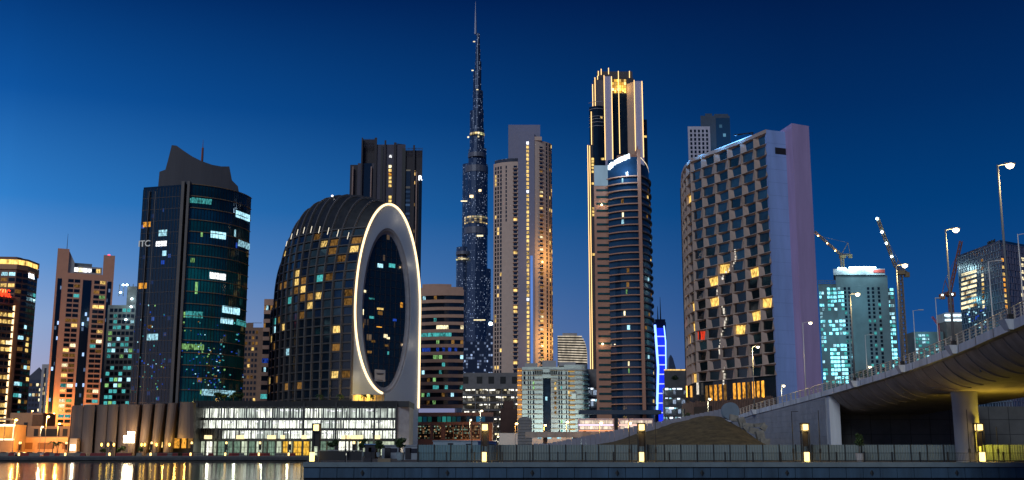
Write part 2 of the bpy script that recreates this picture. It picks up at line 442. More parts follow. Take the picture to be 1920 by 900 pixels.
b = MB(); b.grid(section([(0.5, 0.3), (21, 0.1), (21, -0.4), (21.3, -0.4), (21.3, 1.0), (17.5, 1.7), (16, 3.3), (4.9, 3.3)]))
BR.part('deck', b, deckc)
b = MB()
N2 = 12
prof = [(0.55 + 4.35 * (1 - math.cos(i / N2 * math.pi / 2)) * 0.35 + 4.35 * 0.65 * i / N2, 0.84 + 2.46 * math.sin(i / N2 * math.pi / 2) ** 0.9) for i in range(N2 + 1)]
b.grid(section(prof)); BR.part('cantilever', b, deckc, smooth=True)
def edge_at(Y):
    for a, c in zip(edge, edge[1:]):
        if c.y <= Y <= a.y: return a.lerp(c, (a.y - Y) / (a.y - c.y)), (c - a).normalized()
    return edge[-1], dl
Y = 91.0
while Y < 222:      # joints of the parapet units
    e_, d_ = edge_at(Y); b = MB(); b.obox((e_.x, e_.y), math.atan2(d_.y, d_.x), .035, .03, e_.z - .76, e_.z + .002); BR.part('parapet_joint', b, BLK); Y += 6.1
for Y in (110, 140):
    e_, d_ = edge_at(Y); b = MB(); b.tube((e_.x + 1.6, Y, e_.z - .9), (e_.x + 2.2, Y, e_.z - 2.6), .09); BR.part('drain_pipe', b, GRY)
# shallow ribs of the cantilever
Y = 88.0
while Y < 166:
    e_, d_ = edge_at(Y); n_ = Vector((-d_.y, d_.x, 0)); n_ = n_ if n_.x > 0 else -n_; d2 = Vector((d_.x, d_.y, 0)).normalized()
    b = MB()
    rows = []
    for o, h in prof[:-1]:
        c = e_ + n_ * o + Vector((0, 0, -h))
        rows.append([c - d2 * 0.09, c - d2 * 0.06 + Vector((0, 0, -0.07)) - n_ * 0.05, c + d2 * 0.06 + Vector((0, 0, -0.07)) - n_ * 0.05, c + d2 * 0.09])
    b.grid(rows); BR.part('rib', b, deckc); Y += 4.2
# ramp wall of laid blocks under the deck edge, abutment
b = MB(); R = rnd(3)
wl = [(e.x + 0.35, e.y, e.z) for e in edge if e.y >= 150]
wl = [w_ for w_ in wl if w_[1] > 169] + [((edge_at(169)[0]).x + 0.35, 169.0, edge_at(169)[0].z)]
row = 0; z = 1.9
L_ = plen([(a, c) for a, c, _ in wl])
while z < 12:
    s = (row % 2) * 0.9
    while s < L_:
        l = min(1.78, L_ - s)
        if l > 0.2:
            (cx, cy), a = at([(q_[0], q_[1]) for q_ in wl], s + l / 2)
            zt = edge_at(min(cy + 1.0, 227))[0].z - 0.8
            if z < zt: b.obox((cx, cy), a, l / 2 - 0.008, 0.25 + R.uniform(-.008, .008), z, min(z + 0.885, zt))
        s += 1.8
    z += 0.9; row += 1
BR.part('block_wall', b, wallc)
b = MB(); ea = edge_at(169)[0]
b.box(ea.x + 0.25, ea.x + 1.5, 167.2, 169.0, 1.9, ea.z - 0.86); b.box(ea.x + 0.1, ea.x + 1.65, 167.0, 167.2, 1.9, ea.z - 1.4)
BR.part('pilaster', b, beamc)
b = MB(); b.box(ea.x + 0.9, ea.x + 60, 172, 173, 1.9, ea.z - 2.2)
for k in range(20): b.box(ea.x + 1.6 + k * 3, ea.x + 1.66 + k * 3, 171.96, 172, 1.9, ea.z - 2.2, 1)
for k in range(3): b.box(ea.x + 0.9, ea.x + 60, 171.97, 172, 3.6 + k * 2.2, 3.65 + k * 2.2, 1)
BR.part('abutment_wall', b, [mat('shaded_concrete', (0.09, 0.09, 0.09), 0.9, var=0.2, scale=0.3), BLK])  # shade under the deck put into the colour; wall runs on as dark backing
b = MB(); b.lathe((51.25, 128, 2.0), [(1.36, 0), (1.36, 5.5), (1.38, 7.0), (1.5, 8.5)], 28)
BR.part('pier', b, mat('pier_concrete', (0.30, 0.30, 0.31), 0.8, var=0.08, scale=0.5, streak=True), smooth=True)
b = MB(); b.box(48.2, 62, 126.2, 129.8, 10.3, 10.9); BR.part('pier_cap', b, deckc)
# railing
s = 0; pts = []; PSL = []
Y = 222.0
while Y > 75: pts.append(Y); Y -= 2.15
rl = MB()
for i, Y in enumerate(pts):
    e_, d_ = edge_at(Y); a = math.atan2(d_.y, d_.x); c = (e_.x + 0.22, e_.y)
    ps = MB(); ps.obox(c, a, 0.13, 0.06, e_.z - 0.02, e_.z + 1.12); PSL.append(ps)
    if i:
        for h in (0.30, 0.58, 0.86, 1.12):
            rl.tube((pc[0], pc[1], pz + h), (c[0], c[1], e_.z + h), 0.055 if h > 1 else 0.035, None, 5)
    pc, pz = c, e_.z
RAIL = mat('railing_steel', (0.42, 0.38, 0.33), 0.5, var=0.15)
o = BR.part('railing', rl, RAIL)
for ps in PSL: BR.part('railing_post', ps, RAIL, o)

# street lamps on the flyover, standing on brackets of the edge beam
def street_lamp(loc, H, label, lit=True, arm=1.3, base=True, bulb=BULBW, power=0, grp='street lamps along the flyover', rad=0.13, col=GRY, headr=0.2, cat='street lamp'):
    T = Thing('street_lamp', label, cat, loc, grp)
    x, y, z = loc
    if base:
        b = MB(); b.hexa([(x - 0.35, y - 0.45, z - 0.8), (x + 0.6, y - 0.45, z - 0.8), (x + 0.6, y + 0.45, z - 0.8), (x - 0.35, y + 0.45, z - 0.8),
                          (x - 0.75, y - 0.7, z + 0.02), (x + 0.6, y - 0.7, z + 0.02), (x + 0.6, y + 0.7, z + 0.02), (x - 0.75, y + 0.7, z + 0.02)])
        T.part('bracket', b, beamc)
        b = MB(); b.box(x - 0.2, x + 0.2, y - 0.2, y + 0.2, z + 0.02, z + 0.5); T.part('base_plate', b, BLK)
    b = MB(); b.tube((x, y, z), (x, y, z + H), rad, rad * 0.55, 10); T.part('pole', b, col, smooth=True)
    if arm:
        b = MB(); b.line([(x, y, z + H - 0.1), (x + arm * 0.5, y, z + H + 0.02), (x + arm, y, z + H + 0.05)], rad * 0.4); T.part('arm', b, col)
    b = MB(); b.box(x + arm - 0.1, x + arm + 0.75, y - 0.16, y + 0.16, z + H + 0.03, z + H + 0.16); h = T.part('lamp_head', b, col)
    if lit:
        b = MB(); b.lathe((x + arm + 0.35, y, z + H - 0.12), [(headr * 0.3, -headr * .7), (headr, -headr * .2), (headr * 1.1, headr * .3), (headr * .7, headr * .7)], 10)
        T.part('bulb', b, bulb, h)
        if power: lamp('street_light', (x + arm + 0.35, y, z + H - 0.6), power, (1, 0.70, 0.28), 0.3, T.r, T.loc)
    return T
for px, Y, top, hr, lab in ((1405, 203, 650, 0.26, 'lit flyover street lamp standing before the block-windowed hotel front'),
                      (1606, 154, 551, 0.30, 'lit flyover street lamp in front of the teal tower under construction'),
                      (1693, 131.5, 497, 0.30, 'lit flyover street lamp beside the crane mast with floodlit jib'),
                      (1792, 110.5, 430, 0.30, 'tall lit flyover street lamp left of the blue glass block'),
                      (1898, 91.2, 309, 0.30, 'tallest lit flyover street lamp, nearest the right edge of the photo')):
    e_, d_ = edge_at(Y)
    street_lamp((e_.x - 0.1, e_.y, e_.z), PZ(top, Y) - e_.z, lab, headr=hr, power=5200 if px == 1405 else 1100, arm=0.7)
for px, top, bot, D, lit, lab in ((1505, 605, 730, 196, True, 'lit street lamp on the far side of the flyover against the mauve tower'),
                              (1622, 628, 706, 240, False, 'unlit grey lamp post with short arm before the teal construction tower'),
                              (1712, 582, 678, 190, False, 'unlit grey lamp post with arm above the low construction block'),
                              (1754, 560, 660, 176, False, 'thin white unlit lamp post on the flyover next to the yellow crane'),
                              (1853, 490, 618, 140, False, 'unlit lamp post with arm before the corner of the blue glass block'),
                              (1908, 439, 600, 125, False, 'unlit lamp post with arm at the right edge of the photo')):
    zt, x = PZ(top, D), PX(px, top, D)
    e_, _ = edge_at(min(D, 226)); z0 = min(e_.z + 0.2, PZ(bot + 22, D))
    street_lamp((x, D, z0), zt - z0, lab, lit=lit, arm=1.0 if '1754' not in str(px) else 0.05, base=False, rad=0.1, headr=0.28,
                col=mat('white_pole', (0.5, 0.5, 0.5), 0.5))
# greenery on the parapet near one lamp
def leaf_cloud(mb, c, rx, ry, rz, n, size, R, m=0, hollow=0.35):
    for _ in range(n):
        while True:
            v = Vector((R.uniform(-1, 1), R.uniform(-1, 1), R.uniform(-1, 1)))
            if hollow < v.length < 1: break
        q = Vector((c[0] + v.x * rx, c[1] + v.y * ry, c[2] + v.z * rz))
        a = Vector((R.uniform(-1, 1), R.uniform(-1, 1), R.uniform(-1, 1))).normalized(); u = a.orthogonal().normalized() * size * R.uniform(.6, 1.3); w_ = a.cross(u) * 0.55
        mb.poly([q - u, q - w_, q + u, q + w_], m if R.random() < 0.6 else m + 1)
LF1 = mat('leaf_dark', (0.02, 0.045, 0.015), 0.7); LF2 = mat('leaf_light', (0.05, 0.095, 0.025), 0.7); BARK = mat('bark', (0.08, 0.055, 0.04), 0.9)

# ================================================================== NEAR PROMENADE
def bollard(px, D, label, z=2.06):
    x = PX(px, 857, D); T = Thing('light_bollard', label, 'bollard light', (x, D, z), 'glowing bollards along the water')
    b = MB(); b.box(x - 0.23, x + 0.23, D - 0.23, D + 0.23, z + 0.08, z + 1.06); T.part('glass_box', b, LITBOX)
    b = MB(); b.box(x - 0.27, x + 0.27, D - 0.27, D + 0.27, z, z + 0.08); b.box(x - 0.25, x + 0.25, D - 0.25, D + 0.25, z + 1.06, z + 1.10); T.part('frame', b, BLK)
    return T
def lantern(px, D, label, z=2.06, lit=True):
    x = PX(px, 830, D); T = Thing('promenade_lantern', label, 'lantern', (x, D, z), 'tall lanterns along the water')
    b = MB()
    for sx in (-1, 1):
        for sy in (-1, 1): b.box(x + sx * 0.37 - 0.06, x + sx * 0.37 + 0.06, D + sy * 0.37 - 0.06, D + sy * 0.37 + 0.06, z, z + 4.25)
    b.box(x - 0.44, x + 0.44, D - 0.44, D + 0.44, z, z + 0.12); b.box(x - 0.425, x + 0.425, D - 0.425, D + 0.425, z + 3.32, z + 3.42)
    b.box(x - 0.28, x + 0.28, D - 0.05, D + 0.05, z + 1.7, z + 3.32, 1); b.box(x - 0.42, x + 0.42, D - 0.42, D + 0.42, z + 1.0, z + 1.08)
    T.part('frame', b, [BLK, mat('smoked_panel', (0.03, 0.026, 0.02), 0.3)])
    b = MB(); b.box(x - 0.29, x + 0.29, D - 0.40, D + 0.29, z + 3.47, z + 4.10); T.part('lamp_box', b, LITBOX if lit else BLK)
    b = MB(); b.box(x - 0.45, x + 0.45, D - 0.45, D + 0.45, z + 4.14, z + 4.26); T.part('cap', b, BLK)
    return T
for px, pl, w1 in ((908, 909, 'below the striped round tower'), (1203, 1203, 'below the sand mound'), (1513, 1510, 'before the block ramp wall'), (1842, 1837, 'right of the bridge pier')):
    T = bollard(px, 124.4, 'glowing bollard light on the near quay ' + w1)
    lamp('bollard_light', (T.loc.x, 123.8, 2.5), 160, (1, 0.66, 0.2), 0.2, T.r, T.loc)
    T = lantern(pl, 126.2, 'tall dark lantern with lit head on the near quay ' + w1)
    lamp('lantern_light', (T.loc.x, 125.2, 5.6), 90, (1, 0.66, 0.2), 0.2, T.r, T.loc)
lamp('lantern_spill', (53.6, 126.4, 4.6), 900, (1, 0.72, 0.06), 0.15, T.r, T.loc)  # added point light for the lantern's yellow glow on the pier
T = bollard(585, 124.6, 'glowing bollard light at the left corner of the near quay')
T = lantern(593, 128, 'tall dark lantern with lit head at the left corner of the near quay')

# hoarding of grey sheet panels
hoard = mat('hoarding_sheet', (0.14, 0.185, 0.20), 0.6, var=0.12, scale=0.3, streak=True)
T = Thing('site_hoarding', 'long grey corrugated hoarding behind the promenade railing', 'hoarding', (0, 129, 2.06))
x = PX(783, 850, 129); R = rnd(8); hp = []
k = 0
while x < 74:
    wd = 1.86; b = MB(); cols = 24
    pts = [(x + 0.05 + (wd - 0.1) * i / cols, 129 + (0.045 if i % 4 in (1, 2) else 0.0)) for i in range(cols + 1)]
    b.grid([[(a, c, 2.25) for a, c in pts], [(a, c, 3.93) for a, c in pts]]); b.box(x + 0.05, x + wd - 0.05, 129.05, 129.09, 2.2, 3.95)
    T.part('panel', b, [hoard, mat('hoarding_sheet_blue', (0.10, 0.18, 0.22), 0.6, var=0.1)][1 if x < -4 else 0])
    b = MB(); b.box(x - 0.05, x + 0.05, 128.9, 129.06, 2.06, 4.0); T.part('post', b, BLK)
    x += wd; k += 1
# railing on the quay
T = Thing('quay_railing', 'low black railing with thin balusters along the near quay edge', 'railing', (0, 124.9, 2.06))
bal = MB(); x = PX(785, 850, 124.9); x1 = 72; k = 0
xx = x
while xx < x1:
    bal.box(xx - 0.012, xx + 0.012, 124.89, 124.91, 2.2, 3.02); xx += 0.17
T.part('balusters', bal, BLK, stuff=True)
rl = MB()
for z in (2.22, 3.04): rl.box(x, x1, 124.87, 124.93, z - 0.025, z + 0.025)
T.part('rails', rl, BLK)
xx = x
while xx < x1:
    b = MB(); b.box(xx - 0.07, xx + 0.07, 124.82, 124.98, 2.06, 3.16); T.part('post', b, BLK); xx += 3.05
# slim dark poles
for px, top, arm, lab in ((650, 770, 0, 'thin dark pole on the left part of the near quay'), (885, 770, 0, 'thin dark pole left of the lantern below the striped round tower'),
                     (932, 778, 0, 'thin dark pole right of the lantern below the striped round tower'), (1179, 778, 0, 'thin dark pole left of the lantern below the sand mound'),
                     (1228, 780, 0, 'thin dark pole right of the lantern below the sand mound'), (1484, 771, 0.75, 'thin dark pole with short arm left of the lantern before the block wall'),
                     (1534, 769, 0, 'thin dark pole right of the lantern before the block wall'), (1812, 768, 0, 'thin dark pole in front of the bridge pier'),
                     (1868, 800, 0, 'thin dark pole right of the lantern beyond the pier')):
    D = 125.4; x = PX(px, top, D); T = Thing('banner_pole', lab, 'pole', (x, D, 2.06), 'slim dark poles on the near quay')
    b = MB(); b.tube((x, D, 2.06), (x, D, PZ(top, D)), 0.065, 0.04, 8); T.part('shaft', b, BLK)
    b = MB(); b.box(x - 0.1, x + 0.1, D - 0.1, D + 0.1, 3.0, 3.5); T.part('control_box', b, BLK)
    if arm: b = MB(); b.box(x, x + arm, D - 0.03, D + 0.03, PZ(top, D) - 0.06, PZ(top, D)); T.part('arm', b, BLK)
# potted shrubs
POT = mat('ribbed_pot', (0.20, 0.25, 0.28), 0.6, var=0.15, scale=3); POTP = mat('pale_pot', (0.4, 0.4, 0.42), 0.6)
def potted(px, D, toppy, potpy, botpy, halfw, label, pot, seed, cone=False):
    R = rnd(seed); x = PX(px, 850, D); z0 = max(2.06, PZ(botpy, D)); zp, zt = PZ(potpy, D), PZ(toppy, D)
    r = halfw * D / F * 0.98
    T = Thing('potted_tree', label, 'potted tree', (x, D, z0), 'potted trees on the near quay')
    h = zp - z0; b = MB(); b.lathe((x, D, z0), [(0.32 * h, 0), (0.40 * h, 0.1 * h), (0.52 * h, 0.9 * h), (0.56 * h, h)], 16); T.part('pot', b, pot)
    b = MB(); zs = zp + (zt - zp) * 0.3; b.tube((x, D, z0 + h * 0.9), (x, D, zt - (zt - zs) * 0.3), 0.05, 0.02, 7); T.part('trunk', b, BARK)
    b = MB(); hh = (zt - zs) / 2
    for k in range(9):
        f = R.uniform(-0.7, 0.7); sc_ = (0.75 - 0.5 * f) if cone else 0.62
        leaf_cloud(b, (x + R.uniform(-.35, .35) * r, D + R.uniform(-.35, .35) * r, zs + hh + f * hh), r * sc_, r * sc_, hh * 0.42, 95, 0.10, R, 0, 0.1)
    T.part('crown', b, [LF1, LF2]); return T
potted(1612, 126.5, 812, 849, 866, 9, 'slim potted tree in pale pot before the ramp wall', POTP, 1, True)
potted(751, 127, 821, 848, 864, 13, 'bushy potted tree in ribbed blue-grey pot left of the hoarding', POT, 2)
potted(710, 130, 825, 848, 857, 9, 'small pointed potted tree between the dark cabin and the ribbed pot', POT, 3, True)
potted(680, 133, 823, 847, 856, 10, 'dark potted tree left of the small blue-roofed cabin', POT, 4)
potted(620, 140, 830, 843, 853, 9, 'small round potted tree at the left end of the near quay', POT, 5)
potted(628, 144, 824, 843, 853, 8, 'thin dark potted tree behind the small round one', POT, 6)
# site cabins and barriers on the quay
CAB = mat('cabin_panel', (0.22, 0.25, 0.30), 0.6, var=0.1); CABD = mat('cabin_dark', (0.02, 0.02, 0.028), 0.7)
def cabin(px0, px1, top, bot, D, label, body, roof=None, name='site_cabin'):
    x0, x1 = PX(px0, 845, D), PX(px1, 845, D); z0, z1 = max(2.06, PZ(bot, D)), PZ(top, D); T = Thing(name, label, 'cabin', ((x0 + x1) / 2, D, z0))
    b = MB(); b.box(x0, x1, D, D + 3.0, z0, z1 - 0.12); T.part('body', b, body)
    b = MB(); b.box(x0 - 0.08, x1 + 0.08, D - 0.1, D + 3.1, z1 - 0.12, z1); T.part('roof', b, roof or body)
    b = MB(); xm = x0 + (x1 - x0) * 0.35; b.box(xm - 0.35, xm + 0.35, D - 0.04, D, z0 + 0.05, z0 + (z1 - z0) * 0.8); T.part('door', b, CABD)
    b = MB(); xm = x0 + (x1 - x0) * 0.72; b.box(xm - 0.4, xm + 0.4, D - 0.04, D, z0 + (z1 - z0) * 0.45, z0 + (z1 - z0) * 0.75); T.part('window', b, DG)
    return T
cabin(684, 703, 832, 860, 131, 'dark site cabin with light blue roof between potted trees', CABD, mat('cabin_blue', (0.10, 0.22, 0.42), 0.5))
cabin(716, 747, 834, 860, 132, 'grey panelled site cabin behind the ribbed pot', CAB)
cabin(756, 783, 834, 862, 131.5, 'grey blue site cabin at the left end of the hoarding', CAB)
cabin(812, 905, 826, 850, 146, 'long pale grey site cabin rising behind the blue hoarding', mat('cabin_pale', (0.25, 0.32, 0.38), 0.6), None)
cabin(896, 931, 827, 848, 143, 'dark blue site container behind the lantern', mat('container_blue', (0.01, 0.035, 0.13), 0.5), None)
for a, c, lab in ((598, 648, 'black mesh barrier at the left end of the near quay'), (650, 679, 'black mesh barrier right of the thin dark pole')):
    x0, x1 = PX(a, 855, 126), PX(c, 855, 126); T = Thing('crowd_barrier', lab, 'barrier', ((x0 + x1) / 2, 126, 2.06), 'black barriers on the near quay')
    b = MB(); b.box(x0, x1, 125.98, 126.02, 2.25, 3.25); T.part('mesh_panel', b, BLK)
    b = MB(); b.tube((x0, 126, 3.3), (x1, 126, 3.3), 0.04); b.tube((x0, 126, 2.06), (x0, 126, 3.3), 0.04); b.tube((x1, 126, 2.06), (x1, 126, 3.3), 0.04); T.part('frame', b, GRY)
for a, c, h, lab in ((683, 697, 0.45, 'low dark crate on the near quay'), (709, 733, 0.40, 'low pale plank stack beside the ribbed pot')):
    x0, x1 = PX(a, 860, 125.8), PX(c, 860, 125.8); T = Thing('timber_stack' if 'plank' in lab else 'crate', lab, 'stack' if 'plank' in lab else 'crate', ((x0 + x1) / 2, 125.8, 2.06))
    b = MB()
    for k in range(4): b.box(x0, x1, 125.4 + 0.01 * k, 126.2, 2.06 + h / 4 * k, 2.06 + h / 4 * (k + 0.9))
    T.part('boards', b, CABD if 'dark' in lab else mat('old_timber', (0.2, 0.16, 0.11), 0.9))
# stepped boundary panels on the crest of the mound
T = Thing('boundary_fence', 'stepped grey panel fence climbing along the crest of the sand mound', 'fence', (15, 172, 4))
FP = mat('boundary_panel', (0.21, 0.21, 0.26), 0.7, var=0.15); a0, a1 = PX(1000, 830, 172), PX(1356, 770, 172)
n = 40
for k in range(n):
    x0 = a0 + (a1 - a0) * k / n; x1 = a0 + (a1 - a0) * (k + 1) / n
    px = 960 + x0 / 172 * 2137; zt = PZ(832 + (766 - 832) * ((px - 1020) / 336) if px > 1020 else 832, 172)
    b = MB(); b.box(x0 + 0.015, x1 - 0.015, 171.95, 172.05, max(1.9, zt - 1.7), zt); T.part('panel', b, FP)
# rubble on the right flank of the mound
RUB = mat('broken_concrete', (0.20, 0.19, 0.17), 0.9, var=0.3, scale=1.5, bump=0.3)
R = rnd(21)
for k, (px, py, sx, sy, D, rz, lab) in enumerate(((1376, 784, 1.4, 0.9, 167, 0.2, 'square concrete block at the top of the rubble heap'), (1391, 791, 1.0, 1.3, 166, -0.3, 'upright broken concrete block near the top of the rubble'),
      (1404, 797, 2.3, 0.5, 165.5, 0.05, 'long thin concrete beam lying on the rubble heap'), (1423, 797, 1.6, 0.5, 165, -0.1, 'second concrete beam to the right of the long one'),
      (1431, 801, 0.8, 0.9, 164, 0.5, 'tilted concrete chunk against the ramp wall'), (1413, 808, 1.3, 0.9, 163, 0.3, 'grey concrete chunk in the middle of the rubble'),
      (1425, 816, 1.2, 1.3, 162, -0.2, 'tall concrete chunk low in the rubble by the ramp wall'), (1398, 803, 0.8, 0.6, 164, 0.8, 'small concrete lump on the sand'),
      (1434, 829, 1.4, 1.0, 160, 0.1, 'concrete chunk at the foot of the ramp wall'))):
    c = P(px, py, D); b = MB(); q = []
    for zz in (-1, 1):
        for a, d in ((-1, -1), (1, -1), (1, 1), (-1, 1)):
            v = Vector((a * sx / 2 * R.uniform(.8, 1.1), d * 0.5 * R.uniform(.8, 1.1), zz * sy / 2 * R.uniform(.8, 1.1)))
            v.rotate(Matrix.Rotation(rz, 3, 'Y')); q.append(c + v)
    b.hexa(q); o = structure('concrete_block', b, RUB); del o['kind']; o['label'] = lab; o['category'] = 'concrete block'; o['group'] = 'rubble on the mound'
# cable drum on the crest
c = P(1369, 771, 170); T = Thing('cable_drum', 'round blue-grey drum standing at the top of the sand mound', 'drum', (c.x, 170, c.z - 1.35))
for dy, nm in ((-0.55, 'flange'), (0.55, 'flange')):
    b = MB(); b.tube((c.x, 170 + dy - .06, c.z), (c.x, 170 + dy + .06, c.z), 1.3, 1.3, 24); T.part(nm, b, mat('drum_paint', (0.13, 0.18, 0.24), 0.6))
b = MB(); b.tube((c.x, 169.5, c.z), (c.x, 170.5, c.z), 0.8, 0.8, 20); T.part('core', b, CON)

# ================================================================== THE TOWERS
def choose(R, table):      # table: [(probability, material)], rest None -> last
    u = R.random()
    for p_, m_ in table:
        if u < p_: return m_
        u -= p_
    return table[-1][1]
def mid(pth): return (sum(p[0] for p in pth) / len(pth), min(p[1] for p in pth), GZ)

# ---- far left: two hotel towers and the twin-pylon block
BRN = mat('brown_cladding', (0.26, 0.13, 0.09), 0.8, var=0.1); BEI = mat('beige_cladding', (0.50, 0.27, 0.15), 0.8, var=0.1)
def balcony_tower(name, label, pth, ztop, wallm, seed, rows, cols, bay, lit, slabs=True, group=None):
    T = Thing(name, label, 'tower', mid(pth), group); R = rnd(seed); Lp = plen(pth)
    b = MB(); b.prism(back(pth, 22), GZ, ztop); T.part('wall', b, wallm)
    st = (ztop - 8) / rows; q = []
    for j in range(rows - 1, -1, -1):
        z = GZ + 5 + st * (j + 0.5); band = lit(j, R)
        for i in range(cols):
            s = bay[0] + (Lp - bay[0] - bay[1]) * (i + 0.5) / cols
            q += wall_windows(pth, [s], [z], (Lp - bay[0] - bay[1]) / cols * 0.8, st * 0.62, lambda a, c: band(i))
    q.sort(key=lambda w_: w_[6] in (DG, BLK)); windows(T, q)
    if slabs:
        for j in range(rows + 1):
            b = MB(); z = GZ + 5 + st * j
            (ax, ay), _ = at(pth, bay[0]); (bx_, by_), _ = at(pth, Lp - bay[1])
            b.strip([(ax, ay), (bx_, by_)], 0.05, 1.2, z - 0.18, z + 0.75 if j < rows else z + .2); T.part('balcony', b, slabs)
    return T, Lp
p1 = path((-92, 850, 505), (14, 850, 528))
zt = PZ(556, 525)
lit1 = lambda j, R: (lambda i: choose(R, [(0.55, WARM), (0.2, PALE), (1, DG)])) if (j % 4 == 1 or j < 6 or j in (13, 14, 18)) else (lambda i: choose(R, [(0.06, DIM), (1, DG)]))
T, Lp = balcony_tower('hotel_tower', 'beige balcony tower with red rooftop letters at the left edge', p1, zt, BEI, 1, 21, 9, (1, 3.2), lit1, mat('balcony_band', (0.20, 0.13, 0.10), 0.8))
(x, y), a = at(p1, Lp - 2.6); b = MB(); b.obox((x, y - 0.5), a, 0.35, 0.2, GZ + 8, zt - 4); T.part('light_strip', b, LEDW)
RED = glow('red_letters', (1.0, 0.04, 0.01), 3.0, var=0)
(x, y), a = at(p1, onpath(p1, 6, 549)); o = sign(T, 'MAG.', (PX(13.5, 549, y), y - 2.5, PZ(550, y - 2.5)), a, PZ(541, y) - PZ(558, y), RED, bold=0.06); o.scale = (.66, 1.15, 1)
p2 = path((-60, 850, 552), (2, 850, 554), (22, 850, 559), (44, 850, 572))
zt = PZ(512, 566)
lit2 = lambda j, R: (lambda i: choose(R, [(0.05, WARM), (0.05, COOL), (0.07, DIM), (0.03, TEAL), (1, DG)]))
T, Lp = balcony_tower('apartment_tower', 'brown tower with glowing yellow crown behind the red-lettered one', p2, zt, BRN, 2, 30, 9, (0.5, 0.5), lit2, None)
b = MB(); b.prism(back(offset(p2, 0.6), 12), zt, PZ(503, 566)); T.part('crown_base', b, BEI)
b = MB(); b.strip(offset(p2, -0.6), 0, 0.4, PZ(503, 566) + 0.1, PZ(494, 566)); T.part('crown_glow', b, glow('crown_glow', (1.0, 0.62, 0.16), 1.5, scale=0.3))
b = MB(); b.prism(back(offset(p2, 0.5), 12), PZ(494, 566), PZ(491, 566)); b.prism(back(offset(p2, -4), 8), PZ(491, 566), PZ(487, 566)); T.part('roof', b, BRN)
WLET = glow('white_letters', (0.9, 0.95, 1.0), 2.5, var=0)
sg = onpath(p2, 60, 520); (x, y), a = at(p2, sg); sign(T, 'EMA', (x + 0.2, y - 1.2, PZ(519, y)), a, 3.4, WLET, bold=0.05)

p3 = path((79, 850, 700), (191, 850, 716)); Lp = plen(p3)
PNK = mat('pink_cladding', (0.58, 0.29, 0.19), 0.8, var=0.06)
T = Thing('twin_pylon_tower', 'pinkish tower with two roof pylons and dark glass strips', 'tower', mid(p3)); R = rnd(33)
zr = PZ(512, 705); b = MB(); b.prism(back(p3, 26), GZ, zr); T.part('wall', b, PNK)
def seg(pth, s0, s1): return [at(pth, s0)[0], at(pth, s1)[0]]
for f0, f1, top, sl in ((0.0, 0.20, 468, 474), (0.80, 1.0, 474, 476)):
    b = MB(); q = seg(p3, f0 * Lp, f1 * Lp); z1, z2 = PZ(top, 705), PZ(sl, 705)
    b.prism(back(q, 20), zr, z1); T.part('pylon', b, PNK)
b = MB(); q = seg(p3, 0.2 * Lp, 0.31 * Lp); bb = back(offset(q, -1.5), 14); b.prism(bb, zr, [PZ(470, 705), PZ(492, 705), PZ(492, 705), PZ(470, 705)]); T.part('sloped_screen', b, CON)
b = MB(); q = offset(seg(p3, 0.2 * Lp, 0.8 * Lp), -3); b.prism(back(q, 12), zr, PZ(497, 705)); T.part('penthouse', b, CON)
windows(T, wall_windows(q, frange(1, plen(q) - 1, 7), [PZ(504, 705)], 2.5, 2.6, lambda i, j: (WARM, WHT, PALE, WHT, WHT, DG, WARM)[i]), 'penthouse_window')
b = MB(); b.prism(back(offset(seg(p3, .3 * Lp, .62 * Lp), -4), 8), PZ(497, 705), PZ(491, 705)); T.part('plant_room', b, GRY)
for f in (0.072, 0.545, 0.93):
    w_ = 5.2 if f == 0.545 else 2.6
    (x, y), a = at(p3, f * Lp); b = MB(); b.obox((x, y - .06), a, w_ / 2, 0.1, GZ + 8, zr - 4)
    T.part('glass_strip', b, speckle('strip_glass', (0.004, 0.012, 0.03), (1.3, 1.3, 3.2), 0.10, [(0.4, 0.6, 1), (1, 0.8, 0.4), (0.3, .9, .9)], 1.6))
zs = [zr - 5.0 - 3.15 * k for k in range(34)]
for f0, f1 in ((0.21, 0.42), (0.665, 0.86)):
    ss = [Lp * (f0 + (f1 - f0) * k) for k in (0.25, 0.78)]
    q = wall_windows(p3, ss, zs, 3.3, 2.05, lambda i, j: choose(R, [(0.09, WARM), (0.04, PALE), (0.04, GRN), (0.04, TEAL), (0.14, DIM), (0.02, AMB), (1, DG)]))
    windows(T, q, most=50)
    for z in zs:
        pass
b = MB(); x, y = at(p3, .10 * Lp)[0]; b.tube((x, y + 5, PZ(468, 705)), (x, y + 5, PZ(437, 705)), 0.22, 0.08); T.part('mast', b, BLK)
b = MB(); x, y = at(p3, .86 * Lp)[0]; b.lathe((x, y + 3, PZ(475, 705)), [(0.5, 0), (0.9, 0.6), (0.5, 1.3)], 8); T.part('beacon', b, glow('red_beacon', (1, 0.03, 0.06), 8, var=0))
# small pyramid roofed tower and grey slab between
p4 = path((36, 850, 900), (72, 850, 900)); T = Thing('pyramid_roof_tower', 'small dark tower with pyramid roof far behind between two tall towers', 'tower', mid(p4)); R = rnd(4)
zt = PZ(712, 900); b = MB(); b.prism(back(p4, 14), GZ, zt); T.part('wall', b, mat('dark_blue_wall', (0.04, 0.05, 0.09), 0.8))
b = MB(); (x0, y0), (x1, y1) = p4; c = ((x0 + x1) / 2, y0 + 7, PZ(687, 900))
for A, B_ in (((x0, y0), (x1, y0)), ((x1, y0), (x1, y0 + 14)), ((x1, y0 + 14), (x0, y0 + 14)), ((x0, y0 + 14), (x0, y0))): b.poly([(A[0], A[1], zt), (B_[0], B_[1], zt), c])
T.part('roof', b, mat('slate_roof', (0.05, 0.055, 0.08), 0.7))
windows(T, wall_windows(p4, frange(1, 14, 5), [zt - 4 - 4 * k for k in range(14)], 1.8, 2.2, lambda i, j: choose(R, [(0.15, DIM), (0.1, PALE), (0.12, COOL), (1, DG)])))
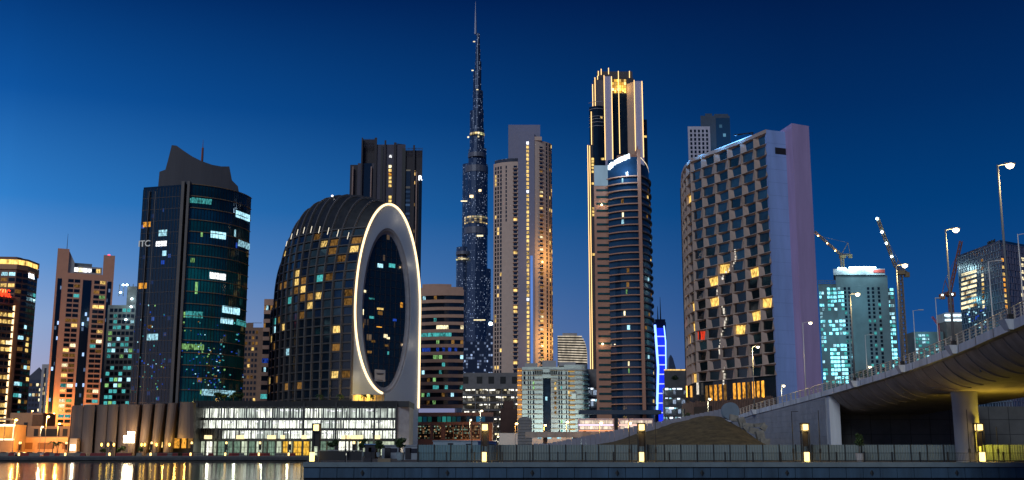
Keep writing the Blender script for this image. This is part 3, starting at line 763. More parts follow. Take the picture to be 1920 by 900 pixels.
p5 = path((66, 850, 860), (80, 850, 860)); T = Thing('slim_tower', 'narrow grey tower sliver just left of the twin pylon tower', 'tower', mid(p5))
b = MB(); b.prism(back(p5, 12), GZ, PZ(683, 860)); T.part('wall', b, CON)
b = MB(); b.box(p5[0][0] + 2, p5[1][0] - 2, 859.9, 860, 10, PZ(690, 860)); T.part('window', b, speckle('small_windows', (0.02, 0.025, 0.03), (2, 2, 3.4), 0.2, [(1, .7, .3), (.6, .8, 1)], 1.0))
# floodlit frame tower
p6 = path((184, 850, 640), (262, 850, 640)); T = Thing('concrete_frame_tower', 'unfinished floodlit tower standing left of the curved glass tower', 'tower', mid(p6)); R = rnd(6)
zt = PZ(572, 640); UNF = mat('raw_concrete', (0.14, 0.13, 0.125), 0.9, var=0.2)
b = MB(); b.prism(back(p6, 20), GZ, zt); b.prism(back(offset(seg(p6, 9, 20), -4), 10), zt, PZ(535, 640)); T.part('wall', b, UNF)
windows(T, wall_windows(p6, frange(1, 23, 9), [zt - 3.0 - 3.3 * k for k in range(22)], 1.9, 2.0, lambda i, j: choose(R, [(0.30, TEAL), (0.06, COOL), (0.05, GRN), (1, DG)])))
for px, py in ((231, 534), (238, 534), (226, 548), (247, 560), (246, 575), (236, 599)):
    b = MB(); c = P(px, py, 638.5 if py > 560 else 643); b.lathe((c.x, c.y, c.z - .5), [(0.3, 0), (0.75, 0.4), (0.3, 0.9)], 8); T.part('floodlight', b, FLOOD)
lamp('floodlight_wash', (P(236, 560, 630)), 5000, (0.5, .9, 1), 1, T.r, T.loc)
b = MB(); c = P(237, 536, 646)
for dx in (-4, -1.5, 1.5, 4): b.tube((c.x + dx, 646, c.z - 6), (c.x + dx, 646, c.z + 1), 0.25)
T.part('scaffold', b, GRY)

# ---- curved glass tower with concrete sail on top
pL = path((238, 850, 446), (312, 850, 441)); pR = bow(XY((330, 850, 440)), XY((449, 850, 466)), 5.0, 14)
GT = Thing('curved_glass_tower', 'dark teal glass tower with bowed front and concrete sail roof', 'tower', (PX(358, 850, 440), 440, GZ))
ztL, ztR = PZ(352, 443), PZ(345, 440)
fp = pL + pR
b = MB(); bw = back(fp, 16); b.prism(bw, GZ, ztR)
GT.part('body', b, [mat('tower_core_glass', (0.006, 0.01, 0.02), 0.15, var=0.4)])
b = MB(); b.strip(pL, 0.02, 0.25, GZ + 3, ztL - 0.2)
GT.part('left_curtain_wall', b, speckle('left_curtain', (0.004, 0.010, 0.022), (1.4, 3, 2.1), 0.035, [(0.1, .25, 1), (.5, .7, 1), (.3, .4, .9)], 0.5))
# glazing of the bowed front: one pane band per storey, interior glow and reflections put into its tint
R = rnd(12); nfl = 21; st = (ztR - GZ - 6) / nfl
tints = [mat('teal_glass_%s' % n, c, 0.10, var=0.6, scale=0.05) for n, c in (('deep', (0.003, 0.075, 0.090)), ('mid', (0.005, 0.125, 0.130)), ('dark', (0.003, 0.035, 0.055)), ('blue', (0.004, 0.05, 0.10)))]
tl = [2, 2, 3, 1, 1, 0, 1, 0, 1, 1, 0, 0, 1, 1, 0, 0, 3, 0, 3, 2, 2]
for k in range(nfl):
    b = MB(); z = GZ + 6 + st * k; b.strip(pR, 0.02, 0.2, z + 0.12, z + st - 0.05); GT.part('storey_glazing', b, tints[tl[k]])
tr = MB()
for k in range(nfl + 1): z = GZ + 6 + st * k; tr.strip(pR, 0.0, 0.55, z - 0.13, z + 0.13)
GT.part('floor_line', tr, mat('bronze_trim', (0.26, 0.17, 0.09), 0.5))
mu = MB()
for s in frange(0, plen(pR), 26):
    (x, y), a = at(pR, s); mu.obox((x + math.sin(a) * .24, y - math.cos(a) * .24), a, 0.06, 0.07, GZ + 6, ztR)
GT.part('mullion', mu, BLK)
mu = MB()
for s in frange(0, plen(pL), 12):
    (x, y), a = at(pL, s); mu.obox((x, y - .3), a, 0.05, 0.08, GZ + 6, ztL)
for k in range(nfl): z = GZ + 6 + st * k; mu.strip(pL, 0.2, 0.34, z - 0.08, z + 0.08)
GT.part('left_mullion', mu, mat('mullion_grey', (0.07, 0.06, 0.055), 0.5))
FIN = mat('fin_cladding', (0.10, 0.09, 0.085), 0.6, var=0.1)
for px, w_ in ((251, .25), (263, .3), (316, 1.2), (327, 1.0)):
    (x, y) = XY((px, 850, 439.4 if px > 300 else 445)); b = MB(); b.box(x - w_ / 2, x + w_ / 2, y - 1.0, y + 1.5, GZ, ztR + (0.8 if px > 300 else -2)); GT.part('fin', b, FIN)
q = []
for px, py, w_, h, m in ((276, 421, 18, 11, AMB), (306, 437, 20, 13, COOL), (303, 457, 26, 11, WHT), (309, 475, 10, 11, COOL), (268, 536, 20, 12, AMB), (286, 632, 28, 13, COOL), (306, 492, 8, 8, BLU), (282, 613, 10, 8, DIM)):
    q.append(px_window(pL, px, py, w_ * .85, h * .9, m, 443, 0.2))
for px, py, w_, h, m in ((378, 377, 40, 12, TEAL), (455, 405, 18, 15, COOL), (409, 441, 28, 15, COOL), (457, 459, 17, 14, COOL), (408, 518, 28, 14, WHT), (433, 582, 26, 15, COOL), (425, 602, 20, 12, COOL),
                         (452, 606, 16, 12, TEAL), (352, 650, 44, 12, GRN), (364, 590, 34, 14, TEAL), (345, 376, 14, 10, TEAL), (410, 737, 56, 13, COOL), (361, 488, 8, 10, GRN), (340, 590, 12, 12, GRN),
                         (378, 440, 4, 10, GRN), (383, 735, 16, 9, GRN), (440, 437, 3, 16, COOL), (443, 460, 3, 12, BLU), (368, 540, 5, 26, GRN), (374, 712, 9, 10, DIM)):
    q.append(px_window(pR, px, py, w_ * .82, h * .85, m, 450, 0.14))
windows(GT, q, 'lit_window')
# reflections of city lamps low in the glazing, imitated by small glowing panes
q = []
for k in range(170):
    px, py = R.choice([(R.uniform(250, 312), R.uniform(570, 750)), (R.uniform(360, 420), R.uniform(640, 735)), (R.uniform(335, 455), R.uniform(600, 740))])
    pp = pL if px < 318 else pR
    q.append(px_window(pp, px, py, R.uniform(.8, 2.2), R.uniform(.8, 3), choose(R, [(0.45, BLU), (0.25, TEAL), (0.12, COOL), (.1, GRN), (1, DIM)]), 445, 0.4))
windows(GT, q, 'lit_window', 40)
# concrete sail
SAIL = mat('sail_concrete', (0.068, 0.068, 0.078), 0.85, var=0.12, scale=0.15, streak=True)
prof = [(296, 353), (299, 322), (310, 318), (315, 300), (322, 272), (331, 273), (345, 283), (360, 293), (378, 302), (398, 309), (415, 312), (430, 312), (435, 338), (446, 349), (449, 365)]
pp = [P(a, c, 447) for a, c in prof]; zb = ztL - 3
b = MB(); y0, y1 = 446.5, 449.5
n = len(pp)
for i in range(n - 1):
    A, B_ = pp[i], pp[i + 1]
    sA, sB = 10.0 * ((A.x - pp[0].x) / (pp[-1].x - pp[0].x)) ** 2, 10.0 * ((B_.x - pp[0].x) / (pp[-1].x - pp[0].x)) ** 2
    kA, kB = (y0 + sA) / 447, (y0 + sB) / 447
    def q_(V, yy, s_, z): return (V.x * (yy + s_) / 447, yy + s_, z)
    zA, zB = CAM_H + (A.z - CAM_H) * kA, CAM_H + (B_.z - CAM_H) * kB
    b.hexa([q_(A, y0, sA, zb), q_(B_, y0, sB, zb), q_(B_, y1, sB, zb), q_(A, y1, sA, zb), q_(A, y0, sA, zA), q_(B_, y0, sB, zB), q_(B_, y1, sB, zB), q_(A, y1, sA, zA)])
GT.part('roof_sail', b, SAIL)
b = MB(); c = P(379, 300, 456); zt = PZ(262, 456); b.tube((c.x, 456, c.z - 4), (c.x, 456, c.z + (zt - c.z) * .6), 0.55, 0.45); b.tube((c.x, 456, c.z + (zt - c.z) * .6), (c.x, 456, zt), 0.15, 0.06)
GT.part('mast', b, mat('red_white_mast', (0.2, 0.06, 0.05), 0.6))
(x, y), a = at(pL, onpath(pL, 272, 457)); sign(GT, 'ITC', (x, y - 1.0, PZ(458, y)), a, 3.6, glow('dull_white_letters', (0.7, .75, .8), 0.45, var=0))

# ---- blocks glimpsed behind the glass tower
p7 = path((447, 850, 620), (486, 850, 620)); T = Thing('tan_block', 'tan apartment block between the glass tower and the oval-faced building', 'building', mid(p7)); R = rnd(7)
zt = PZ(614, 620); b = MB(); b.prism(back(p7, 16), GZ, zt); b.prism(back(seg(p7, 1, 5), 8), zt, zt + 2.4); T.part('wall', b, mat('tan_block_wall', (0.22, 0.13, 0.09), 0.8))
windows(T, wall_windows(p7, frange(0.6, 8.2, 4), [zt - 2.6 - 3.1 * k for k in range(16)], 1.2, 1.7, lambda i, j: choose(R, [(0.1, DIM), (0.03, WARM), (1, DG)])))
b = MB(); (x, y) = p7[0]; b.tube((x + 4, y + 4, zt), (x + 4, y + 4, zt + 3.2), 0.2); b.tube((x + 1, y + 4, zt + 3.0), (x + 9, y + 4, zt + 3.0), 0.15); T.part('roof_hoist', b, GRY)

def striped_office(label, pth, z0, ztop, nfl, seed, depth, rooms, group):
    T = Thing('striped_office', label, 'office building', mid(pth), group); R = rnd(seed)
    b = MB(); b.prism(back(pth, depth), z0, ztop); T.part('body', b, DG)
    st = (ztop - z0) / nfl; Lp = plen(pth)
    for k in range(nfl + 1):
        b = MB(); z = z0 + st * k; b.strip(pth, -0.1, 0.5, z - st * 0.22, z + (st * 0.22 if k < nfl else 2.2)); T.part('storey_band', b, TAN)
    q = []
    for k in range(nfl):
        for s in frange(0, Lp, 16):
            m = rooms(k, s / Lp, R)
            if m:
                (x, y), a = at(pth, s); q.append((x + math.sin(a) * .1, y - math.cos(a) * .1, z0 + st * (k + .5), a, Lp / 16 * 0.96, st * 0.5, m))
    windows(T, q, 'lit_window'); return T
def rooms1(k, f, R):
    if k == 9: return choose(R, [(.75, TEAL), (1, COOL)]) if f < 0.78 else DG
    if k == 7: return choose(R, [(0.4, BLU), (1, None)]) if f > .1 else None
    if k == 10: return choose(R, [(0.5, PALE), (1, None)]) if f > 0.4 else None
    if k == 2: return choose(R, [(0.4, TEAL), (1, None)])
    return choose(R, [(0.05, TEAL), (0.03, COOL), (0.03, GRN), (0.04, DIM), (1, None)]) if f > .1 else None
p8 = bow(XY((779, 850, 575)), XY((867, 850, 572)), 2.5, 10)
T = striped_office('round fronted tan office with dark glass bands right of the oval building', p8, PZ(762, 573), PZ(552, 573), 15, 8, 24, rooms1, 'tan banded office blocks')
b = MB(); q = offset(p8, -2.0); b.prism(back(q, 14), PZ(552, 573) + 2.3, PZ(538, 573)); q = offset(bow(XY((783, 850, 574)), XY((846, 850, 574)), 1.5, 8), -3); b.prism(back(q, 12), PZ(538, 573), PZ(531, 573)); T.part('roof', b, TAN)
q = offset(p8, 3.5); zt = PZ(775, 570)
b = MB(); pod = [XY((760, 850, 560)), XY((925, 850, 556))]; b.prism(back(pod, 10), GZ, zt); T.part('podium', b, TAN)
b = MB(); b.strip(pod, 0.05, 0.3, PZ(791, 558), PZ(781, 558)); T.part('podium_window_band', b, speckle('podium_band', (0.01, 0.02, 0.03), (2.4, 8, 8), 0.4, [(.05, .5, .45), (.02, .2, .35), (.25, .2, .12)], 0.6, fill=(0, 1)))
LP = plen(pod)
for f in (0.13, 0.22, 0.36, 0.50, 0.60, 0.70, 0.80):
    (x, y), a = at(pod, f * LP); b = MB(); b.obox((x, y - .1), a, 1.9 if f != 0.22 else 2.6, 0.12, PZ(823, 558), PZ(797, 558))
    T.part('shopfront', b, speckle('shopfront', (0.05, 0.03, 0.02), (0.7, 0.7, 0.8), 0.45, [(1, .55, .25), (.5, .8, .6), (1, .8, .5)], 0.5))
b = MB(); (x, y), a = at(pod, .93 * LP); b.obox((x, y - 1.5), a, 2.6, 1.5, GZ, PZ(794, 558)); T.part('corner_wall', b, mat('orange_wall', (0.55, 0.2, 0.08), 0.8))
lamp('shop_light', (x - 8, y - 8, 9), 1500, (1, .5, .2), 0.5, T.r, T.loc)
p9 = bow(XY((484, 850, 560)), XY((545, 850, 566)), 2, 8)
def rooms2(k, f, R): return BLU if k == 10 and f < .6 else (TEAL if k == 6 and f < .5 else choose(R, [(0.06, DIM), (0.05, COOL), (1, None)]))
T = striped_office('tan office with dark bands peeking out left of the oval building', p9, GZ, PZ(570, 562), 17, 9, 20, rooms2, 'tan banded office blocks')

# ---- dark tower behind the oval building
DS = 800
DK = mat('charcoal_cladding', (0.028, 0.024, 0.03), 0.7, var=0.12); DK2 = mat('slate_cladding', (0.055, 0.052, 0.075), 0.7, var=0.1)
T = Thing('dark_finned_tower', 'dark charcoal tower with roof fins behind the oval-faced building', 'tower', (PX(722, 850, DS), DS, GZ)); R = rnd(10)
def blk(px0, px1, top, D, dep, ref=300):
    b = MB(); x0, x1 = PX(px0, ref, D), PX(px1, ref, D); b.sbox(x0, x1, D, D + dep, GZ, PZ(top, D)); return b
T.part('left_wing', blk(657, 679, 309, 803, 14), DK); T.part('left_bay', blk(671, 706, 306, 801.5, 16), DK2)
T.part('crown_block', blk(677, 706, 262, 804, 12), DK)
T.part('middle_shaft', blk(706, 760, 271, 800, 20), DK2); T.part('right_bay', blk(760, 792, 282, 801, 16), DK)
b = blk(683, 697, 306, 801.2, .3); T.part('glass_strip', b, speckle('dark_strip', (0.006, 0.012, 0.026), (2, 2, 3.3), 0.05, [(1, .6, .2), (.6, .7, 1)], 1.0))
b = blk(762, 770, 318, 800.7, .3); T.part('glass_strip', b, speckle('balcony_strip', (0.02, 0.03, 0.05), (9, 9, 3.3), 0.75, [(.1, .2, .4), (.15, .25, .5), (.6, .5, .3)], 0.35, fill=(.2, .7)))
b = blk(775, 779, 320, 800.6, .4); T.part('glass_strip', b, speckle('side_strip', (0.006, 0.012, 0.02), (4, 4, 3.3), 0.22, [(1, .6, .2), (1, .8, .5)], 1.4))
b = blk(786, 791, 330, 800.5, .5); T.part('glass_strip', b, DG)
for px, w_, top in ((678.5, 2.6, 258), (704, 4.6, 258), (722, 3.4, 263), (740.5, 4.6, 267), (776, 3.4, 272)):
    b = blk(px - w_ / 2, px + w_ / 2, top, 799, 4); T.part('fin', b, DK)
for px in (662, 696.5, 781.5): b = blk(px - 1.1, px + 1.1, 312 if px < 780 else 322, 799.5, 2); T.part('pale_fin', b, mat('copper_fin', (0.26, 0.17, 0.14), 0.6))
b = blk(714, 718, 274, 799.4, .5); T.part('dark_slot', b, BLK); b = blk(754, 760.5, 278, 799.4, .5); T.part('dark_slot', b, BLK)
q = []
for k in range(24):
    py = 312 + k * 7.2
    if k in (6, 7): continue
    c = P(731.3, py, 799.3); q.append((c.x, 799.4, c.z, 0, 2.0, 2.0, PALE if k == 0 else AMB if k % 5 == 2 else WARM))
c = P(732.2, 293, 799.3); q.append((c.x, 799.4, c.z, 0, 2.0, 2.0, WHT))
windows(T, q, 'lit_window')
for a_, b__ in ((679, 704), (763, 792)):
    x0, x1 = PX(a_, 275, 800.6), PX(b__, 275, 800.6); zt = PZ(262 if a_ < 700 else 279, 800); b = MB()
    for k in range(12): xx = x0 + (x1 - x0) * k / 11; b.tube((xx, 800.6, zt - 6), (xx, 800.6, zt + 1), 0.12)
    for k in range(3): b.tube((x0, 800.6, zt - 4 + 2.2 * k), (x1, 800.6, zt - 4 + 2.2 * k), 0.12)
    T.part('roof_lattice', b, DK2)
b = MB(); c = P(747, 273, 806); b.tube((c.x, 806, c.z - 2), (c.x, 806, c.z + 1.5), .3); b.tube((c.x - 2, 806, c.z + 1.4), (c.x + 5, 806, c.z + .6), .3); T.part('roof_crane', b, BLK)
c = P(788, 334, 799); sign(T, 'R', (c.x, 799.2, c.z), 0, 5.0, WLET, bold=.1)

# ---- oval-faced building
A0, A1, A2 = Vector(XY((657, 850, 455))), Vector(XY((782, 850, 478))), Vector(XY((500, 850, 500)))
ZC, ZT, ZB = PZ(578, 462), PZ(383, 466), GZ
OV = Thing('oval_face_building', 'dark ribbed dome-backed building with white oval face and glowing rim', 'building', (A0.x, A0.y, GZ)); R = rnd(14)
fd = A1 - A0; W = fd.length; fa = math.atan2(fd.y, fd.x)
def face(u, z, out=0.0):
    c = A0 + fd * (u + 1) / 2; return (c.x + math.sin(fa) * out, c.y - math.cos(fa) * out, z)
def fu(px): # face coordinate of a picture column (at eye level)
    k = PX(px, 850, 1.0); n_ = A0.x - k * A0.y; d_ = fd.x - k * fd.y; return 2 * (-n_ / d_) - 1
def outer(a):      # outline point in (u, z) at angle a
    c, s = math.cos(a), math.sin(a)
    if s >= 0: return c, ZC + (ZT - ZC) * s
    k = min(1 / abs(c) if abs(c) > 1e-6 else 1e9, 1 / abs(s)); return c * k, ZC + (ZC - ZB) * s * k
gu0, gu1 = fu(678), fu(759); gc, gr = (gu0 + gu1) / 2, (gu1 - gu0) / 2
gz0, gz1 = PZ(727, 466), PZ(438, 466); gzc, gzr = (gz0 + gz1) / 2, (gz1 - gz0) / 2
def inner(a, k=1.0): return gc + gr * k * math.cos(a), gzc + gzr * (1 + (k - 1) * 0.45) * math.sin(a)
NA = 96; angs = [2 * math.pi * i / NA for i in range(NA + 1)]
corner = math.atan2(-1, 1)
b = MB(); b.grid([[face(*outer(a), 0.3) for a in angs], [face(*inner(a, 1.16), 0.3) for a in angs]])
b.grid([[face(*outer(a), 0.3) for a in angs], [face(*outer(a), -2.0) for a in angs]])
OV.part('white_face', b, mat('white_render', (0.30, 0.37, 0.48), 0.75, var=0.05, scale=0.1))
b = MB(); b.grid([[face(*inner(a, 1.16), 0.3) for a in angs], [face(*inner(a, 1.14), 0.0) for a in angs], [face(*inner(a, 1.10), 0.0) for a in angs], [face(*inner(a, 1.06), -0.9) for a in angs], [face(*inner(a, 0.99), -1.2) for a in angs]])
OV.part('oval_surround', b, mat('grey_surround', (0.17, 0.18, 0.22), 0.6))
b = MB(); b.poly([face(*inner(a), -1.2) for a in angs[:-1]]); OV.part('oval_glazing', b, speckle('oval_glass', (0.006, 0.014, 0.02), (2.2, 2.2, 3.1), 0.05, [(0.25, .16, .08), (.05, .2, .25), (.2, .14, .1)], 0.55, fill=(0.1, 0.9)))
b = MB()
for k in range(-3, 4):
    u = gc + gr * k / 4; h = gzr * math.sqrt(1 - (k / 4) ** 2); b.tube(face(u, gzc - h, -1.1), face(u, gzc + h, -1.1), 0.10, None, 4)
for k in range(-9, 10):
    z = gzc + gzr * k / 10; h = gr * math.sqrt(1 - (k / 10) ** 2); b.tube(face(gc - h, z, -1.1), face(gc + h, z, -1.1), 0.07, None, 4)
OV.part('glazing_bars', b, DK)
q = []
for px, py, w_, h, m in ((713, 498, 12, 10, COOL), (735, 498, 14, 10, TEAL), (713, 579, 14, 5, WARM), (713, 587, 10, 9, DIM), (723, 630, 8, 9, PALE), (728, 634, 6, 5, PALE), (684, 546, 5, 6, PALE), (697, 560, 12, 4, TEAL), (680, 585, 4, 14, PALE),
                         (697, 595, 10, 6, TEAL), (680, 610, 5, 12, DIM), (753, 572, 5, 13, AMB), (728, 662, 3, 8, TEAL), (711, 613, 12, 2, AMB), (725, 648, 8, 5, DIM), (693, 660, 9, 6, DIM), (700, 640, 8, 6, DIM), (740, 600, 8, 6, BLU)):
    u = fu(px + (px - 960) * -(850 - py) / 11400.0 * -1 * -1) if False else None
    k = PX(px, py, 1.0); c2 = Vector(face(0, 0, -1.0)); t_ = -((A0.x + math.sin(fa) * -1.0) - k * (A0.y + math.cos(fa))) / (fd.x - k * fd.y)
    c = A0 + fd * t_; x, y = c.x + math.sin(fa) * -1.0, c.y + math.cos(fa) * 1.0
    q.append((x, y, PZ(py, y), fa, w_ * .75 * y / F / math.cos(fa), h * .75 * y / F, m))
windows(OV, q, 'lit_window')
# white hanging notice with faint lines of print
k = PX(712, 704, 1.0); t_ = -((A0.x - math.sin(fa)) - k * (A0.y + math.cos(fa))) / (fd.x - k * fd.y); c = A0 + fd * t_
x, y, z = c.x - math.sin(fa) * .85, c.y + math.cos(fa) * .85, PZ(704, c.y)
b = MB(); b.obox((x, y), fa, 2.7, 0.05, z - 2.4, z + 2.4); nb = OV.part('notice_banner', b, mat('banner_white', (0.30, 0.32, 0.38), 0.7, var=.04))
b = MB()
for dz, hw in ((0.9, 1.9), (0.5, 1.6), (-1.9, 1.4)): b.obox((x + math.sin(fa) * .09, y - .09), fa, hw, 0.02, z + dz - .12, z + dz + .12)
OV.part('print_lines', b, BLK, nb)
# glowing rim
zl = PZ(732, 462); ul = -0.15
pts = [face(1.0, PZ(764, 470), 0.6)] + [face(1.0, PZ(764, 470) + (ZC - PZ(764, 470)) * i / 6, .6) for i in range(1, 6)]
pts += [face(math.cos(a), ZC + (ZT - ZC) * math.sin(a), .6) for a in [math.pi * i / 48 for i in range(49)]]
pts += [face(math.cos(a), ZC + (ZC - PZ(738, 462)) * math.sin(a), .6) for a in [math.pi + math.pi * 0.46 * i / 20 for i in range(1, 21)]]
b = MB(); b.line(pts, 0.46, 6); OV.part('rim_light', b, LEDW)
for i in range(4, len(pts), 9): lamp('rim_wash', Vector(pts[i]) + Vector((-1.5, -5.0, 0)), 160, (1, .72, .42), .4, OV.r, OV.loc)
# ribbed body
def bpt(t, u, k=1.0):
    base = A0.lerp(A2, t) + Vector((-(A2 - A0).normalized().y, (A2 - A0).normalized().x)) * (4 * t * (1 - t) * 6.5)
    return base
nb_ = (A2 - A0).normalized(); nrm2 = Vector((-nb_.y, nb_.x))
if nrm2.y > 0: nrm2 = -nrm2
def basep(t): return A0 + (A2 - A0) * t + nrm2 * (4 * t * (1 - t) * 6.0)
def ztop(t): return ZC + (ZT + 6.5 * math.sin(math.pi * min(1, t * 1.15)) - ZC) * math.sqrt(max(0, 1 - t ** 9)) 
def sk(t, th, out=0.0):     # th 0 at eaves front .. pi at back; below eaves use zlow
    e = 1 - .30 * min(1, t * 1.5); cu, su = math.cos(th), max(0.0, math.sin(th)); u = -math.copysign(abs(cu) ** e, cu); c = basep(t) + fd * (u + 1) / 2 * (1 - 0.15 * t * t)
    z = ZC + (ztop(t) - ZC) * su ** e
    return Vector((c.x + nrm2.x * out, c.y + nrm2.y * out, z + out * math.sin(th)))
def low(t, z, out=0.0):
    c = basep(t); f = (z - GZ) / (ZC - GZ); k = 1.2 * math.sin(math.pi * f) * 0
    return Vector((c.x + nrm2.x * (out + k), c.y + nrm2.y * (out + k), z))
TS = [i / 32 for i in range(33)]; TH = [math.pi * i / 28 for i in range(29)]
b = MB(); b.grid([[low(t, GZ) for t in TS], [low(t, ZC) for t in TS]])
b.grid([[sk(t, th) for t in TS] for th in TH]); b.grid([[sk(1, th) for th in TH], [Vector((sk(1, th).x, sk(1, th).y, GZ)) for th in TH]])
b.grid([[sk(t, math.pi) for t in TS], [Vector((sk(t, math.pi).x, sk(t, math.pi).y, GZ)) for t in TS]])
OV.part('body', b, mat('dome_dark_panel', (0.022, 0.024, 0.027), 0.35, var=0.3, scale=0.4))
RIBM = mat('rib_cladding', (0.095, 0.088, 0.088), 0.6, var=0.12)
NC = 12; tcs = [0.0 + 1.0 * i / NC for i in range(NC + 1)]
def surf(t, h, out=0.0):     # h metres along the skin: below eaves a plain wall, above it the dome
    if h <= ZC: return low(t, h, out)
    rise = ztop(t) - ZC; s = min(1.0, (h - ZC) / max(rise, 0.1)); return sk(t, math.asin(s ** (1 / (1 - .30 * min(1, t * 1.5)))), out)
for t in tcs[:-1] + [0.995]:
    b = MB(); w_ = 0.35; rows = []
    hs = [('z', z) for z in (PZ(752, 470), 40, 55)] + [('t', i / 14 * math.pi * 0.55) for i in range(15)]
    tilt = 0.05
    pr = []
    for kind, v in hs:
        lean = 0
        if kind == 'z': c = low(t, v)
        else: c = sk(min(1, max(0, t)), v)
        nz_ = 0 if kind == 'z' else math.sin(v)
        o_ = Vector((nrm2.x * (1 - nz_), nrm2.y * (1 - nz_), nz_)).normalized(); s_ = Vector((nb_.x, nb_.y, 0)) * w_
        pr.append([c - s_, c - s_ + o_ * 0.9, c + s_ + o_ * 0.9, c + s_])
    b.grid(pr); OV.part('rib', b, RIBM)
fl = 3.7; z = PZ(748, 470); k = 0; zfl = []
while z < ZC + (ZT - ZC) * 0.80: zfl.append(z); z += fl
for z in zfl:
    b = MB(); ts = [t for t in [i / 40 for i in range(41)] if z < ztop(t) - 1.0]
    if len(ts) < 3: continue
    rows = [[surf(t, z - .2, 0.02) for t in ts], [surf(t, z - .2, .55) for t in ts], [surf(t, z + .3, .55) for t in ts], [surf(t, z + .3, 0.02) for t in ts]]
    b.grid(rows); OV.part('floor_band', b, mat('dome_floor_band', (.06, .057, .06), .6, var=.15))
cells = []
for j, z in enumerate(zfl[:-1]):
    for i in range(NC):
        t0, t1 = tcs[i] + 0.008, tcs[i + 1] - 0.008
        if z + fl > ztop(t1) - 0.5: continue
        u_ = R.random()
        if j < 9: m = choose(R, [(0.06, WARM), (0.06, DIM), (0.02, COOL), (1, DG)])
        elif j < 17: m = choose(R, [(0.09, WARM), (0.02, COOL), (0.03, TEAL), (0.12, DIM), (1, None)])
        elif j < 22: m = choose(R, [(0.06, WARM), (0.05, DIM), (1, None)])
        else: m = None
        m = m or (BG if R.random() < .5 else mat('pale_blue_glass', (0.03, 0.055, 0.075), 0.12, var=.3))
        n_ = 1 if m not in (WARM, AMB) else 2
        cells.append((m, [surf(t0 + (t1 - t0) * R.uniform(0, .35) if n_ == 2 else t0, z + .5, .06), surf(t1, z + .5, .06), surf(t1, z + fl - .4, .06), surf(t0 + (t1 - t0) * .2 if n_ == 2 else t0, z + fl - .4, .06)]))
cells.sort(key=lambda c: c[0] in (BG, DG) or 'pale_blue' in c[0].name)
for m, q in cells[:100]: b = MB(); b.poly(q); OV.part('window', b, m)
b = MB(); ms = []
for m, q in cells[100:]:
    if m not in ms: ms.append(m)
    b.poly(q, ms.index(m))
OV.part('window', b, ms, stuff=True)
q = []
for k in range(9):
    t = 0.10 + 0.085 * k; c = sk(t, 0.62, .9); d_ = sk(t, 0.70, .9); b = MB(); b.tube(c, d_, 0.14, None, 5); OV.part('rib_spotlight', b, glow('rib_spot', (1, .9, .7), 1.2, var=0))
b = MB(); c = sk(0.42, 1.35, 0.4); b.lathe(tuple(c), [(0.2, 0), (0.5, .4), (0.2, .8)], 8); OV.part('roof_beacon', b, glow('pale_beacon', (1, .95, .85), 6, var=0))
for t, px in ((0.03, 660), (0.5, 600)): pass
lamp('terrace_wash', (PX(664, 745, 447), 447, PZ(738, 447)), 2600, (1, .62, .16), .6, OV.r, OV.loc)
lamp('terrace_wash', (PX(700, 745, 450), 450, PZ(745, 450)), 1500, (1, .62, .16), .6, OV.r, OV.loc)

# ---- the stepped needle tower, two kilometres away
DB = 2050
NT = Thing('needle_skyscraper', 'immensely tall stepped glass needle tower with spire far behind', 'skyscraper', (PX(886, 850, DB), DB, GZ)); R = rnd(20)
NG = speckle('needle_glass', (0.035, 0.055, 0.10), (1.3, 1.3, 3.4), 0.15, [(0.55, 0.7, 1), (0.35, .5, 1), (.9, .9, 1), (1, .75, .4), (.3, .45, .9)], 0.5, rough=0.25, fill=(.2, .75), metal=0.4)
NB = mat('needle_band', (0.12, 0.125, 0.15), 0.4, metal=0.3); NBL = speckle('needle_bright_band', (0.2, 0.17, 0.12), (5, 5, 7), 0.7, [(1, .7, .25), (.9, .9, .4), (1, .8, .5)], 1.5, fill=(.1, .9))
def lobe(px0, px1, top, dy, bot=855, m=None, name='tier', n=16):
    y = DB + dy; x0, x1 = PX(px0, 850, y), PX(px1, 850, y); r = (x1 - x0) / 2; z1 = PZ(top, y); z0 = PZ(bot, y) if bot < 850 else GZ
    b = MB(); c = ((x0 + x1) / 2, y + r)
    ring = [(c[0] + r * math.cos(2 * math.pi * i / n), c[1] + r * math.sin(2 * math.pi * i / n)) for i in range(n)]
    b.prism(ring, z0, z1); return NT.part(name, b, m or NG)
for px0, px1, top, dy in ((851, 880, 462, 10), (866, 912, 304, 0), (893, 919, 503, 12), (862, 886, 306, 14), (890, 909.5, 277, 12), (873, 907.5, 277, 4), (876, 905, 240, 5), (876, 894, 206, 9), (883, 903.5, 204, 9),
                          (881.5, 902, 168, 7), (884, 898.5, 166, 5), (882, 897, 133, 9), (885.5, 898.5, 114, 8), (886.5, 896.5, 92, 10), (887.5, 895.3, 78, 12), (888.5, 895, 62, 13)):
    lobe(px0, px1, top, dy)
b = MB(); y = DB + 22
for (pa, ya), (pb, yb), ra, rb in (((891.5, 64), (891.7, 40), 2.6, 1.9), ((891.7, 40), (891.8, 22), 1.7, 1.2), ((891.8, 22), (891.9, 3), 1.0, .45)): b.tube(P(891.7, ya, y), P(891.7, yb, y), ra, rb, 8)
NT.part('spire', b, mat('spire_steel', (.35, .36, .42), .35, metal=.5))
for px0, px1, t_, b_, m in ((865.3, 912.6, 308, 320, NB), (865.4, 912.6, 404, 411, NBL), (865.4, 912.6, 413, 417, NBL), (850.5, 881, 470, 476, NB), (865.3, 912.6, 424, 436, NB), (875.2, 905.6, 247, 250, NBL), (872.5, 908, 284, 292, NB), (850.4, 880.5, 482, 485, NBL)):
    lobe(px0, px1, t_, -1, b_, m, 'belt', 20)
q = []
